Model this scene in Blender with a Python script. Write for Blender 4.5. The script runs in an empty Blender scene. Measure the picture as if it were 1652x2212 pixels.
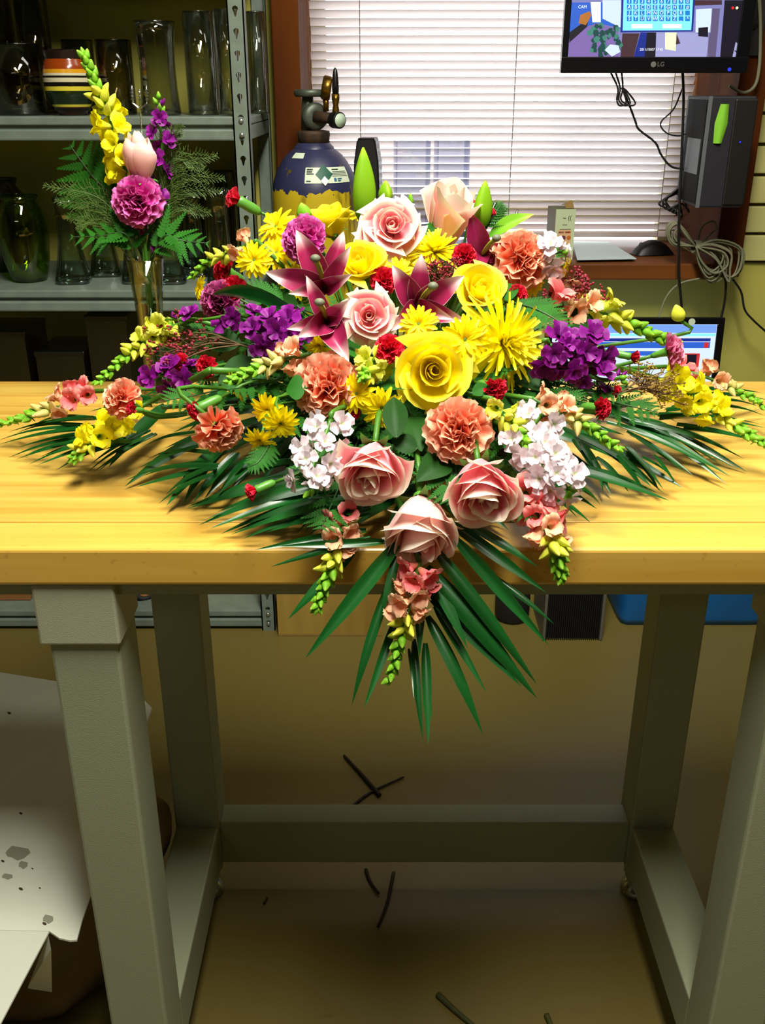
import bpy, bmesh, math, random
from math import sin, cos, tan, pi, radians, sqrt, exp
from mathutils import Vector, Matrix, Quaternion, noise
random.seed(7)
S = bpy.context.scene
COL = S.collection
V = Vector
# ------------------------------------------------------------------ camera
CAMZ = 1.36
PITCH = radians(23.7)
FPX = 2085.0
cam_data = bpy.data.cameras.new('camera'); cam = bpy.data.objects.new('camera', cam_data); COL.objects.link(cam)
cam.location = (0, 0, CAMZ); cam.rotation_euler = (pi/2 - PITCH, 0, 0)
cam_data.sensor_fit = 'HORIZONTAL'; cam_data.sensor_width = 36; cam_data.lens = FPX/1652*36
cam_data.clip_start = 0.02; cam_data.clip_end = 60
S.camera = cam
# ------------------------------------------------------------------ world: bright overcast daylight
W = bpy.data.worlds.new('overcast_sky'); S.world = W; W.use_nodes = True
bg = W.node_tree.nodes['Background']; bg.inputs[0].default_value = (0.90, 0.95, 1.0, 1); bg.inputs[1].default_value = 5.0
# ------------------------------------------------------------------ ceiling fluorescents
def area(name, loc, sx, sy, power, col=(1.0, 0.96, 0.86)):
    d = bpy.data.lights.new(name, 'AREA'); d.shape = 'RECTANGLE'; d.size = sx; d.size_y = sy; d.energy = power; d.color = col
    o = bpy.data.objects.new(name, d); COL.objects.link(o); o.location = loc
    return o
area('fluorescent_lamp', (0.12, 0.58, 2.56), 0.30, 1.2, 66)
area('fluorescent_lamp', (0.45, 1.80, 2.56), 1.2, 0.25, 5)
area('fluorescent_lamp', (-1.2, -1.9, 2.56), 1.2, 0.30, 5)  # unseen lamp behind the camera, added as front fill
# ------------------------------------------------------------------ exposure
vs = S.view_settings
vs.view_transform = 'Standard'; vs.look = 'None'; vs.gamma = 1.0; vs.use_curve_mapping = False; vs.exposure = 0.42

# ------------------------------------------------------------------ helpers
def lin(c):
    c = c/255.0
    return c/12.92 if c <= 0.04045 else ((c+0.055)/1.055)**2.4
def rgb(c): return (lin(c[0]), lin(c[1]), lin(c[2]), 1)
def ray(px, py):
    a = (px-826)/FPX; b = (1106-py)/FPX
    d = V((a, cos(PITCH)+b*sin(PITCH), -sin(PITCH)+b*cos(PITCH)))
    return d/d.y
CAM = V((0, 0, CAMZ))
def at(px, py, Y): return CAM + ray(px, py)*Y
def atz(px, py, z):
    r = ray(px, py); return CAM + r*((z-CAMZ)/r.z)
def mpp(p):                       # metres per photo pixel at a point
    return ((p-CAM).dot(V((0, cos(PITCH), -sin(PITCH)))))/FPX

MATS = {}
def nt(name):
    m = bpy.data.materials.new(name); m.use_nodes = True
    t = m.node_tree; b = t.nodes['Principled BSDF']
    MATS[name] = m
    return m, t, b, t.nodes, t.links
def mat(name, col, rough=.5, metal=0, spec=.5, var=0.0, vscale=20, vstretch=(1,1,1), bump=0.0, bscale=80, objvar=0.0, emit=None, estr=1.0, col2=None, transl=0.0, coat=0.0):
    m, t, b, N, L = nt(name)
    b.inputs['Base Color'].default_value = rgb(col); b.inputs['Roughness'].default_value = rough
    b.inputs['Metallic'].default_value = metal; b.inputs['Specular IOR Level'].default_value = spec
    if coat: b.inputs['Coat Weight'].default_value = coat; b.inputs['Coat Roughness'].default_value = .15
    cur = None
    tc = N.new('ShaderNodeTexCoord')
    if var or col2:
        mp = N.new('ShaderNodeMapping'); mp.inputs['Scale'].default_value = vstretch
        L.new(tc.outputs['Object'], mp.inputs['Vector'])
        nz = N.new('ShaderNodeTexNoise'); nz.inputs['Scale'].default_value = vscale; nz.inputs['Detail'].default_value = 5
        L.new(mp.outputs[0], nz.inputs['Vector'])
        mx = N.new('ShaderNodeMix'); mx.data_type = 'RGBA'
        c2 = col2 if col2 else tuple(max(0, c*(1-var)) for c in col)
        mx.inputs[6].default_value = rgb(col); mx.inputs[7].default_value = rgb(c2)
        rp = N.new('ShaderNodeMapRange'); rp.inputs[1].default_value = .35; rp.inputs[2].default_value = .65
        L.new(nz.outputs['Fac'], rp.inputs[0]); L.new(rp.outputs[0], mx.inputs[0])
        cur = mx.outputs[2]
    if objvar:
        oi = N.new('ShaderNodeObjectInfo'); hs = N.new('ShaderNodeHueSaturation')
        mr = N.new('ShaderNodeMapRange'); mr.inputs[3].default_value = 1-objvar; mr.inputs[4].default_value = 1+objvar
        L.new(oi.outputs['Random'], mr.inputs[0]); L.new(mr.outputs[0], hs.inputs['Value'])
        if cur: L.new(cur, hs.inputs['Color'])
        else: hs.inputs['Color'].default_value = rgb(col)
        cur = hs.outputs[0]
    if cur: L.new(cur, b.inputs['Base Color'])
    if bump:
        nb = N.new('ShaderNodeTexNoise'); nb.inputs['Scale'].default_value = bscale; L.new(tc.outputs['Object'], nb.inputs['Vector'])
        bp = N.new('ShaderNodeBump'); bp.inputs['Strength'].default_value = bump; bp.inputs['Distance'].default_value = .002
        L.new(nb.outputs['Fac'], bp.inputs['Height']); L.new(bp.outputs[0], b.inputs['Normal'])
    if emit:
        b.inputs['Emission Color'].default_value = rgb(emit); b.inputs['Emission Strength'].default_value = estr
    if transl:
        tr = N.new('ShaderNodeBsdfTranslucent'); ms = N.new('ShaderNodeMixShader'); ms.inputs[0].default_value = transl
        if cur: L.new(cur, tr.inputs[0])
        else: tr.inputs[0].default_value = rgb(col)
        L.new(b.outputs[0], ms.inputs[1]); L.new(tr.outputs[0], ms.inputs[2])
        L.new(ms.outputs[0], N['Material Output'].inputs[0])
    return m
def glass(name, tint, rough=.02, base=.06, edge=.75, tedge=None):
    """thin vessel glass: clear seen face on, glossy and denser towards its edges"""
    m, t, b, N, L = nt(name)
    N.remove(b)
    tr = N.new('ShaderNodeBsdfTransparent')
    gl = N.new('ShaderNodeBsdfGlossy'); gl.inputs['Roughness'].default_value = rough; gl.inputs['Color'].default_value = (1, 1, 1, 1)
    lw = N.new('ShaderNodeLayerWeight'); lw.inputs[0].default_value = .35
    cr = N.new('ShaderNodeMix'); cr.data_type = 'RGBA'; cr.inputs[6].default_value = rgb(tint)
    cr.inputs[7].default_value = rgb(tedge if tedge else tuple(c*.45 for c in tint)); L.new(lw.outputs['Facing'], cr.inputs[0]); L.new(cr.outputs[2], tr.inputs[0])
    mr = N.new('ShaderNodeMapRange'); mr.inputs[3].default_value = base; mr.inputs[4].default_value = edge
    L.new(lw.outputs['Fresnel'], mr.inputs[0])
    ms = N.new('ShaderNodeMixShader'); L.new(mr.outputs[0], ms.inputs[0]); L.new(tr.outputs[0], ms.inputs[1]); L.new(gl.outputs[0], ms.inputs[2])
    L.new(ms.outputs[0], N['Material Output'].inputs[0])
    return m

class MB:
    def __init__(s): s.v = []; s.f = []; s.uv = []; s.mi = []; s.cur = 0
    def add(s, vs_, fs, uvs=None):
        o = len(s.v); s.v += [tuple(p) for p in vs_]
        s.uv += (uvs if uvs else [(0, 0)]*len(vs_))
        for f in fs: s.f.append(tuple(i+o for i in f)); s.mi.append(s.cur)
        return s
    def box(s, x0, x1, y0, y1, z0, z1, M=None):
        vs_ = [V((x, y, z)) for z in (z0, z1) for y in (y0, y1) for x in (x0, x1)]
        if M: vs_ = [M @ p for p in vs_]
        return s.add(vs_, [(0, 2, 3, 1), (4, 5, 7, 6), (0, 1, 5, 4), (2, 6, 7, 3), (0, 4, 6, 2), (1, 3, 7, 5)])
    def rbox(s, x0, x1, y0, y1, z0, z1, bev=.003, seg=2, M=None):
        bm = bmesh.new(); bmesh.ops.create_cube(bm, size=1)
        for q in bm.verts:
            q.co = V(((x0+x1)/2+q.co.x*(x1-x0), (y0+y1)/2+q.co.y*(y1-y0), (z0+z1)/2+q.co.z*(z1-z0)))
        bmesh.ops.bevel(bm, geom=list(bm.edges), offset=bev, segments=seg, affect='EDGES', profile=.5)
        vs_ = [q.co.copy() for q in bm.verts]
        if M: vs_ = [M @ p for p in vs_]
        bm.verts.index_update(); fs = [tuple(q.index for q in f.verts) for f in bm.faces]; bm.free()
        return s.add(vs_, fs)
    def tube(s, pts, rad, n=6, cap=True):
        pts = [V(p) for p in pts]; k = len(pts)
        if not hasattr(rad, '__len__'): rad = [rad]*k
        vs_ = []; uvs = []; up = V((0, 0, 1)); prev = None
        for i, p in enumerate(pts):
            tdir = (pts[min(i+1, k-1)]-pts[max(i-1, 0)])
            tdir = tdir.normalized() if tdir.length > 1e-9 else V((0, 0, 1))
            if prev is None:
                a = tdir.cross(up)
                if a.length < .05: a = tdir.cross(V((1, 0, 0)))
                a.normalize()
            else:
                a = prev-tdir*prev.dot(tdir); a.normalize()
            prev = a; b = tdir.cross(a)
            for j in range(n):
                t = 2*pi*j/n; vs_.append(p+(a*cos(t)+b*sin(t))*rad[i]); uvs.append((j/n, i/(k-1)))
        fs = [(i*n+j, i*n+(j+1) % n, (i+1)*n+(j+1) % n, (i+1)*n+j) for i in range(k-1) for j in range(n)]
        if cap: fs += [tuple(range(n))[::-1], tuple((k-1)*n+j for j in range(n))]
        return s.add(vs_, fs, uvs)
    def lathe(s, prof, n=24, M=None, sq=1.0, cap0=True, cap1=False, flute=0, famp=0):
        vs_ = []; uvs = []; k = len(prof)
        for i, (r, z) in enumerate(prof):
            for j in range(n):
                t = 2*pi*j/n; c, d = cos(t), sin(t)
                q = 1.0
                if sq != 1.0: q = 1/((abs(c)**sq+abs(d)**sq)**(1/sq))
                rr = r*q*(1+famp*cos(flute*t)) if flute else r*q
                p = V((rr*c, rr*d, z)); vs_.append(M @ p if M else p); uvs.append((j/n, i/max(1, k-1)))
        fs = [(i*n+j, i*n+(j+1) % n, (i+1)*n+(j+1) % n, (i+1)*n+j) for i in range(k-1) for j in range(n)]
        if cap0: fs.append(tuple(range(n))[::-1])
        if cap1: fs.append(tuple((k-1)*n+j for j in range(n)))
        return s.add(vs_, fs, uvs)
    def grid(s, fn, nu, nv, M=None):
        vs_ = []; uvs = []
        for j in range(nv+1):
            for i in range(nu+1):
                u, v = i/nu, j/nv; p = fn(u, v); vs_.append(M @ V(p) if M else p); uvs.append((u, v))
        fs = [(j*(nu+1)+i, j*(nu+1)+i+1, (j+1)*(nu+1)+i+1, (j+1)*(nu+1)+i) for j in range(nv) for i in range(nu)]
        return s.add(vs_, fs, uvs)
    def ball(s, c, r, nu=10, nv=7, M=None):
        c = V(c); r = V(r) if hasattr(r, '__len__') else V((r, r, r))
        return s.grid(lambda u, v: c+V((r.x*sin(pi*v)*cos(2*pi*u), r.y*sin(pi*v)*sin(2*pi*u), -r.z*cos(pi*v))), nu, nv, M)
    def plate(s, pts, h, M=None):          # extruded polygon in XZ, depth along Y 0..h
        n = len(pts); vs_ = [V((x, 0, z)) for x, z in pts]+[V((x, h, z)) for x, z in pts]
        if M: vs_ = [M @ p for p in vs_]
        return s.add(vs_, [tuple(range(n)), tuple(range(n, 2*n))[::-1]]+[(i, i+n, (i+1) % n+n, (i+1) % n) for i in range(n)])
    def mesh(s, name, m, smooth=True):
        me = bpy.data.meshes.new(name); me.from_pydata(s.v, [], s.f)
        ul = me.uv_layers.new(name='UVMap')
        idx = [0]*len(me.loops); me.loops.foreach_get('vertex_index', idx)
        flat = [c for i in idx for c in s.uv[i]]; ul.data.foreach_set('uv', flat)
        ms = m if isinstance(m, (list, tuple)) else [m]
        for x in ms: me.materials.append(MATS[x] if isinstance(x, str) else x)
        if len(ms) > 1: me.polygons.foreach_set('material_index', s.mi)
        if smooth: me.polygons.foreach_set('use_smooth', [True]*len(me.polygons))
        me.update(); return me
    def build(s, name, m, parent=None, M=None, smooth=False):
        return put(name, s.mesh(name, m, smooth), parent, M)
def put(name, me, parent=None, M=None):
    o = bpy.data.objects.new(name, me); COL.objects.link(o)
    if parent: o.parent = parent
    if M is not None: o.matrix_basis = M
    return o
def tag(o, label=None, cat=None, group=None, kind=None):
    if label: o['label'] = label
    if cat: o['category'] = cat
    if group: o['group'] = group
    if kind: o['kind'] = kind
    return o
def thing(name, label, cat, M=None, group=None):
    o = put(name, None, None, M); o.empty_display_size = .02
    return tag(o, label, cat, group)
def struct(o): o['kind'] = 'structure'; return o
def T(x, y=None, z=None):
    return Matrix.Translation(x if y is None else (x, y, z))
def RZ(a): return Matrix.Rotation(a, 4, 'Z')
def RX(a): return Matrix.Rotation(a, 4, 'X')
def RY(a): return Matrix.Rotation(a, 4, 'Y')
def SC(s): return Matrix.Diagonal((s, s, s, 1)) if not hasattr(s, '__len__') else Matrix.Diagonal((s[0], s[1], s[2], 1))
def face(p, d, roll=0, s=1.0):
    return T(p) @ V(d).to_track_quat('Z', 'Y').to_matrix().to_4x4() @ RZ(roll) @ SC(s)
def spline(pts, n):
    pts = [V(p) for p in pts]
    if len(pts) == 2: return [pts[0].lerp(pts[1], i/n) for i in range(n+1)]
    ex = [pts[0]*2-pts[1]]+pts+[pts[-1]*2-pts[-2]]; out = []; segs = len(pts)-1
    for i in range(n+1):
        t = i/n*segs; k = min(int(t), segs-1); f = t-k
        a, b, c, d = ex[k:k+4]
        out.append(.5*((2*b)+(c-a)*f+(2*a-5*b+4*c-d)*f*f+(3*b-a-3*c+d)*f**3))
    return out
def text_mesh(name, body, size, m, align='CENTER'):
    cu = bpy.data.curves.new(name, 'FONT'); cu.body = body; cu.size = size; cu.align_x = align; cu.align_y = 'CENTER'; cu.resolution_u = 3
    o = bpy.data.objects.new(name, cu); COL.objects.link(o)
    dg = bpy.context.evaluated_depsgraph_get(); me = bpy.data.meshes.new_from_object(o.evaluated_get(dg))
    bpy.data.objects.remove(o); me.materials.clear(); me.materials.append(MATS[m]); return me

# ------------------------------------------------------------------ materials of the setting
mat('wall_paint', (194, 186, 84), .75, var=.05, vscale=3)
mat('ceiling_paint', (150, 146, 128), .9)
mat('dark_wall', (84, 72, 50), .7, var=.2, vscale=4)  # unseen walls, finish made dark to cut bounced light
mat('frame_wood', (104, 54, 8), .7, spec=.08, col2=(74, 34, 8), vscale=9, vstretch=(1, 1, .15))
mat('sill_wood', (126, 72, 22), .55, spec=.25, col2=(80, 40, 10), vscale=9, vstretch=(.15, 1, 1))
mat('slat_wall', (205, 200, 125), .6)
mat('groove', (70, 60, 24), .8)
mat('bench_paint', (146, 152, 124), .48, bump=.25, bscale=900)
mat('collar_paint', (166, 168, 142), .45, bump=.25, bscale=900)
mat('shelf_paint', (122, 136, 122), .4, var=.08, vscale=30)
mat('bolt_metal', (170, 175, 165), .3, .8)
mat('chrome', (200, 200, 195), .18, 1)
mat('black_plastic', (14, 14, 16), .35)
mat('matt_black', (20, 19, 18), .7)
mat('dark_grey', (58, 58, 66), .5)
mat('white_sash', (205, 200, 180), .5)
mat('sash_tan', (150, 140, 90), .6)
mat('blind_slat', (218, 202, 199), .5, transl=.22)
mat('blind_cord', (130, 118, 112), .8)
def floor_mat():
    m, t, b, N, L = nt('floor_vinyl'); tc = N.new('ShaderNodeTexCoord')
    n1 = N.new('ShaderNodeTexNoise'); n1.inputs['Scale'].default_value = 2.2; n1.inputs['Detail'].default_value = 4
    mp = N.new('ShaderNodeMapping'); mp.inputs['Scale'].default_value = (5, 18, 1)
    n2 = N.new('ShaderNodeTexNoise'); n2.inputs['Scale'].default_value = 1.6; n2.inputs['Detail'].default_value = 8; n2.inputs['Roughness'].default_value = .7
    L.new(tc.outputs['Object'], n1.inputs['Vector']); L.new(tc.outputs['Object'], mp.inputs[0]); L.new(mp.outputs[0], n2.inputs['Vector'])
    a = N.new('ShaderNodeMix'); a.data_type = 'RGBA'; a.inputs[6].default_value = rgb((116, 100, 48)); a.inputs[7].default_value = rgb((108, 98, 46)); L.new(n1.outputs['Fac'], a.inputs[0])
    r = N.new('ShaderNodeMapRange'); r.inputs[1].default_value = .64; r.inputs[2].default_value = .76; r.inputs[4].default_value = .55; L.new(n2.outputs['Fac'], r.inputs[0])
    c = N.new('ShaderNodeMix'); c.data_type = 'RGBA'; c.inputs[7].default_value = rgb((80, 62, 26)); L.new(a.outputs[2], c.inputs[6]); L.new(r.outputs[0], c.inputs[0])
    L.new(c.outputs[2], b.inputs['Base Color']); b.inputs['Roughness'].default_value = .42
floor_mat()
def bench_wood(name, c1, c2, fleck=0):
    m, t, b, N, L = nt(name); tc = N.new('ShaderNodeTexCoord')
    mp = N.new('ShaderNodeMapping'); mp.inputs['Scale'].default_value = (1.2, 26, 26); L.new(tc.outputs['Object'], mp.inputs[0])
    oi = N.new('ShaderNodeObjectInfo'); ad = N.new('ShaderNodeVectorMath'); ad.operation = 'ADD'
    ml = N.new('ShaderNodeMath'); ml.operation = 'MULTIPLY'; ml.inputs[1].default_value = 40; L.new(oi.outputs['Random'], ml.inputs[0])
    L.new(mp.outputs[0], ad.inputs[0]); L.new(ml.outputs[0], ad.inputs[1])
    n = N.new('ShaderNodeTexNoise'); n.inputs['Scale'].default_value = 1.5; n.inputs['Detail'].default_value = 6; n.inputs['Distortion'].default_value = .6; L.new(ad.outputs[0], n.inputs['Vector'])
    mr = N.new('ShaderNodeMapRange'); mr.inputs[1].default_value = .38; mr.inputs[2].default_value = .68; L.new(n.outputs['Fac'], mr.inputs[0])
    mx = N.new('ShaderNodeMix'); mx.data_type = 'RGBA'; mx.inputs[6].default_value = rgb(c1); mx.inputs[7].default_value = rgb(c2); L.new(mr.outputs[0], mx.inputs[0])
    hs = N.new('ShaderNodeHueSaturation'); mv = N.new('ShaderNodeMapRange'); mv.inputs[3].default_value = .9; mv.inputs[4].default_value = 1.06
    L.new(oi.outputs['Random'], mv.inputs[0]); L.new(mv.outputs[0], hs.inputs['Value']); L.new(mx.outputs[2], hs.inputs['Color']); cur = hs.outputs[0]
    if fleck:
        m2 = N.new('ShaderNodeMapping'); m2.inputs['Scale'].default_value = (90, 260, 90); L.new(tc.outputs['Object'], m2.inputs[0])
        n2 = N.new('ShaderNodeTexNoise'); n2.inputs['Scale'].default_value = 1; n2.inputs['Detail'].default_value = 2; L.new(m2.outputs[0], n2.inputs['Vector'])
        r2 = N.new('ShaderNodeMapRange'); r2.inputs[1].default_value = .66; r2.inputs[2].default_value = .74; r2.inputs[4].default_value = .35; L.new(n2.outputs['Fac'], r2.inputs[0])
        x2 = N.new('ShaderNodeMix'); x2.data_type = 'RGBA'; x2.inputs[7].default_value = rgb((170, 110, 40)); L.new(cur, x2.inputs[6]); L.new(r2.outputs[0], x2.inputs[0]); cur = x2.outputs[2]
    L.new(cur, b.inputs['Base Color']); b.inputs['Roughness'].default_value = .3; b.inputs['Coat Weight'].default_value = .25; b.inputs['Coat Roughness'].default_value = .2
bench_wood('maple', (220, 182, 84), (196, 150, 58))
bench_wood('maple_edge', (216, 174, 78), (204, 158, 62), 1)

# ------------------------------------------------------------------ room shell
XL, XR, YF, YB, ZC = -3.6, 3.2, -4.6, 2.75, 2.62
WX0, WX1, WZ0, WZ1 = -.21, .885, .93, 1.98           # window opening in the back wall
struct(MB().box(XL-.1, XR+.1, YF-.1, YB+.5, -.1, 0).build('floor', 'floor_vinyl'))
struct(MB().box(XL-.1, XR+.1, YF-.1, YB+.1, ZC, ZC+.1).build('ceiling', 'ceiling_paint'))
struct(MB().box(XL-.1, XL, YF-.1, YB+.1, 0, ZC).build('wall_left', 'dark_wall'))
struct(MB().box(XR, XR+.1, YF-.1, YB+.1, 0, ZC).build('wall_right', 'dark_wall'))
struct(MB().box(XL, XR, YF-.1, YF, 0, ZC).build('wall_front', 'dark_wall'))
w = MB(); TB = .34
w.box(XL, WX0, YB, YB+TB, 0, ZC).box(WX1, XR, YB, YB+TB, 0, ZC).box(WX0, WX1, YB, YB+TB, 0, WZ0).box(WX0, WX1, YB, YB+TB, WZ1, ZC)
wall_back = struct(w.build('wall_back', 'wall_paint'))
# slat wall boards to the right of the window
zb = .918; k = 0
while zb < ZC-.08:
    struct(MB().rbox(.952, XR-.01, YB-.022, YB-.002, zb+.004, zb+.072, .003).build('slat_board', 'slat_wall', wall_back)); zb += .0765
struct(MB().box(.952, XR-.01, YB-.006, YB-.001, .915, ZC-.05).build('slat_groove', 'groove', wall_back))
# window casing: deep brown box frame with a ledge
FY = 2.60
win = struct(put('window_1', None)); 
MB().rbox(-.268, WX0+.008, FY, YB+.0, .90, 2.05, .004).build('casing_board', 'frame_wood', win)
MB().rbox(WX1-.008, .948, FY, YB+.0, .90, 2.05, .004).build('casing_board', 'frame_wood', win)
MB().rbox(WX0+.009, WX1-.009, FY, YB, WZ1-.01, 2.05, .004).build('casing_board', 'sill_wood', win)
MB().rbox(WX0+.009, WX1-.009, FY, YB+.30, .893, .935, .004).build('window_ledge', 'sill_wood', win)
MB().rbox(WX0-.001, WX0+.007, YB, YB+.30, .936, WZ1, .002).build('jamb', 'frame_wood', win)
MB().rbox(WX1-.007, WX1+.001, YB, YB+.30, .936, WZ1, .002).build('jamb', 'frame_wood', win)
YW = 3.02
MB().box(WX0+.008, WX0+.05, YW, YW+.05, .936, WZ1).build('sash_stile', 'sash_tan', win)
MB().box(WX1-.05, WX1-.008, YW, YW+.05, .936, WZ1).build('sash_stile', 'sash_tan', win)
MB().box(WX0+.05, WX1-.05, YW, YW+.05, 1.0, 1.062).build('sash_rail', 'sash_tan', win)
MB().box(WX0+.05, WX1-.05, YW, YW+.05, WZ1-.06, WZ1).build('sash_rail', 'sash_tan', win)
glass('window_glass', (250, 255, 255), base=.02, edge=.3, tedge=(235, 245, 245))
MB().box(WX0+.05, WX1-.05, YW+.022, YW+.026, 1.062, WZ1-.06).build('pane', 'window_glass', win)
# venetian blind
YBl = 2.955; BX0, BX1 = WX0+.012, WX1-.012
blind = thing('window_blind', 'white horizontal slat blind lowered over the window', 'blind', T((BX0+BX1)/2, YBl, .96))
slat = MB(); hw = (BX1-BX0)/2
slat.grid(lambda u, v: V(((u-.5)*2*hw, (v-.5)*.024*cos(radians(52)), -(v-.5)*.024*sin(radians(52))+.0025*(1-(2*v-1)**2))), 1, 4)
slat_me = slat.mesh('slat', 'blind_slat')
zz = .985
while zz < 1.94:
    put('slat', slat_me, blind, T(random.uniform(-.002, .002), 0, zz-.96) @ RY(random.uniform(-.0012, .0012))); zz += .0208
MB().rbox(-hw, hw, -.012, .012, -.004, .012, .004).build('bottom_rail', 'blind_slat', blind)
MB().rbox(-hw, hw, -.018, .018, .99, 1.015, .003).build('head_rail', 'blind_slat', blind)
for px_ in (779, 1105, 1440):
    p = at(px_, 300, YBl); MB().tube([(p.x-(BX0+BX1)/2, -.012, 0), (p.x-(BX0+BX1)/2, -.012, 1.0)], .0012, 5).build('ladder_cord', 'blind_cord', blind)

# ------------------------------------------------------------------ workbench
ZT = .93; TH = .043
BY0, BY1, BXA, BXB = .886, 1.50, -.86, 1.02
bench = thing('workbench', 'heavy workbench with a butcher-block wooden top on grey steel legs', 'workbench', T(.08, 1.1, 0))
iM = T(-.08, -1.1, 0)
ns = 9; sw = (BY1-BY0)/ns
for i in range(ns):
    y0 = BY0+i*sw; cuts = [BXA, random.uniform(-.5, .7), BXB] if i else [BXA, BXB]
    if i == 0:
        MB().rbox(BXA, BXB, y0, y0+sw-.0003, ZT-TH, ZT, .0045, 3).build('stave', 'maple_edge', bench, iM)
    else:
        for a, b_ in zip(cuts[:-1], cuts[1:]):
            MB().rbox(a, b_-.0003, y0, y0+sw-.0003, ZT-TH, ZT, .0006, 1).build('stave', 'maple', bench, iM)
LXs = (-.36, .432); LW = .075
LY = (.897, 1.317)
MB().box(-.80, .96, .905, .93, ZT-TH-.02, ZT-TH-.0005).box(-.80, .96, 1.36, 1.385, ZT-TH-.02, ZT-TH-.0005).build('apron', 'bench_paint', bench, iM)
for lx in LXs:
    for ly in LY:
        MB().rbox(lx, lx+LW, ly, ly+LW, .085, ZT-TH-.001, .004).build('leg', 'bench_paint', bench, iM)
        ft = MB(); cx, cy = lx+LW/2, ly+LW/2
        ft.rbox(cx-.022, cx+.022, cy-.022, cy+.022, .03, .088, .003); f_ = ft.build('foot', 'bench_paint', bench, iM)
        MB().lathe([(.027, 0), (.03, .006), (.029, .016), (.02, .026), (.012, .034)], 20, T(cx, cy, 0), cap1=True).build('glide', 'chrome', f_, None, True)
    MB().rbox(lx-.008, lx+LW+.004, LY[0]-.006, LY[0]+LW+.004, ZT-TH-.075, ZT-TH-.0015, .003).build('leg_collar', 'collar_paint', bench, iM)
    MB().rbox(lx+.001, lx+LW-.001, LY[0]+LW-.001, LY[1]+.001, .093, .183, .003).build('side_rail', 'bench_paint', bench, iM)
MB().rbox(LXs[0]+LW-.001, LXs[1]+.001, LY[1]+.01, LY[1]+.06, .093, .183, .003).build('stretcher', 'bench_paint', bench, iM)

# ------------------------------------------------------------------ steel shelving
shelf = thing('shelving_unit', 'grey steel shelving unit with slotted posts against the yellow wall', 'shelf', T(-.9, 2.5, 0))
iS = T(.9, -2.5, 0)
SX0, SX1, SY0, SY1 = -1.55, -.293, 2.29, 2.73
levels = [.06, .515, .9236, 1.303, 1.70]
for z in levels:
    MB().rbox(SX0+.003, SX1-.003, SY0+.004, SY1-.004, z-.018, z, .003).build('shelf_deck', 'shelf_paint', shelf, iS)
    MB().rbox(SX0+.004, SX1-.004, SY0+.003, SY0+.02, z-.05, z-.026, .004).rbox(SX0+.004, SX1-.004, SY0+.016, SY0+.024, z-.05, z-.018, .001)\
        .rbox(SX0+.004, SX1-.004, SY1-.02, SY1-.003, z-.05, z-.018, .002).rbox(SX1-.014, SX1-.004, SY0+.02, SY1-.02, z-.05, z-.018, .002).build('shelf_beam', 'shelf_paint', shelf, iS)
def slotted(x0, w_, ztop, y):
    """flat strip with real keyhole slots, in the plane y"""
    mb = MB(); p = .0425; z = 0; cx = x0+w_/2
    while z+p <= ztop:
        n = 16; inn = []; out = []
        for k_ in range(n):
            a = 2*pi*k_/n; c, d = cos(a), sin(a)
            r = .0062 if d > -.2 else .0035
            inn.append(V((cx+c*r, y, z+.026+(d*.0062 if d > -.2 else d*.015))))
            m_ = max(abs(c)/(w_/2), abs(d)/(p/2)); out.append(V((cx+c/m_, y, z+p/2+d/m_)))
        for k_, (sx, sy) in ((2, (1, 1)), (6, (-1, 1)), (10, (-1, -1)), (14, (1, -1))): out[k_] = V((cx+sx*w_/2, y, z+p/2+sy*p/2))
        mb.add(inn+out, [(k_, (k_+1) % n, n+(k_+1) % n, n+k_) for k_ in range(n)]); z += p
    return mb
for px_ in (SX0, SX1-.036):
    mb = slotted(px_, .036, 1.95, SY0); 
    xs = px_+.036 if px_ > -1 else px_
    mb.box(xs-.0015, xs, SY0, SY0+.034, 0, 1.95)
    mb.box(px_, px_+.003, SY0, SY0+.002, 0, 1.95).box(px_+.033, px_+.036, SY0, SY0+.002, 0, 1.95)
    po = mb.build('post', 'shelf_paint', shelf, iS)
    for z in levels:
        for dz in (-.009, -.038):
            MB().lathe([(.0058, 0), (.0058, .002), (.004, .004)], 10, T(px_+.018, SY0-.0002, z+dz) @ RX(pi/2), cap1=True).build('bolt', 'bolt_metal', po, None, True)
    MB().box(px_, px_+.036, SY1-.002, SY1, 0, 1.95).box(xs-.0015, xs, SY1-.034, SY1, 0, 1.95).build('post', 'shelf_paint', shelf, iS)
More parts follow.
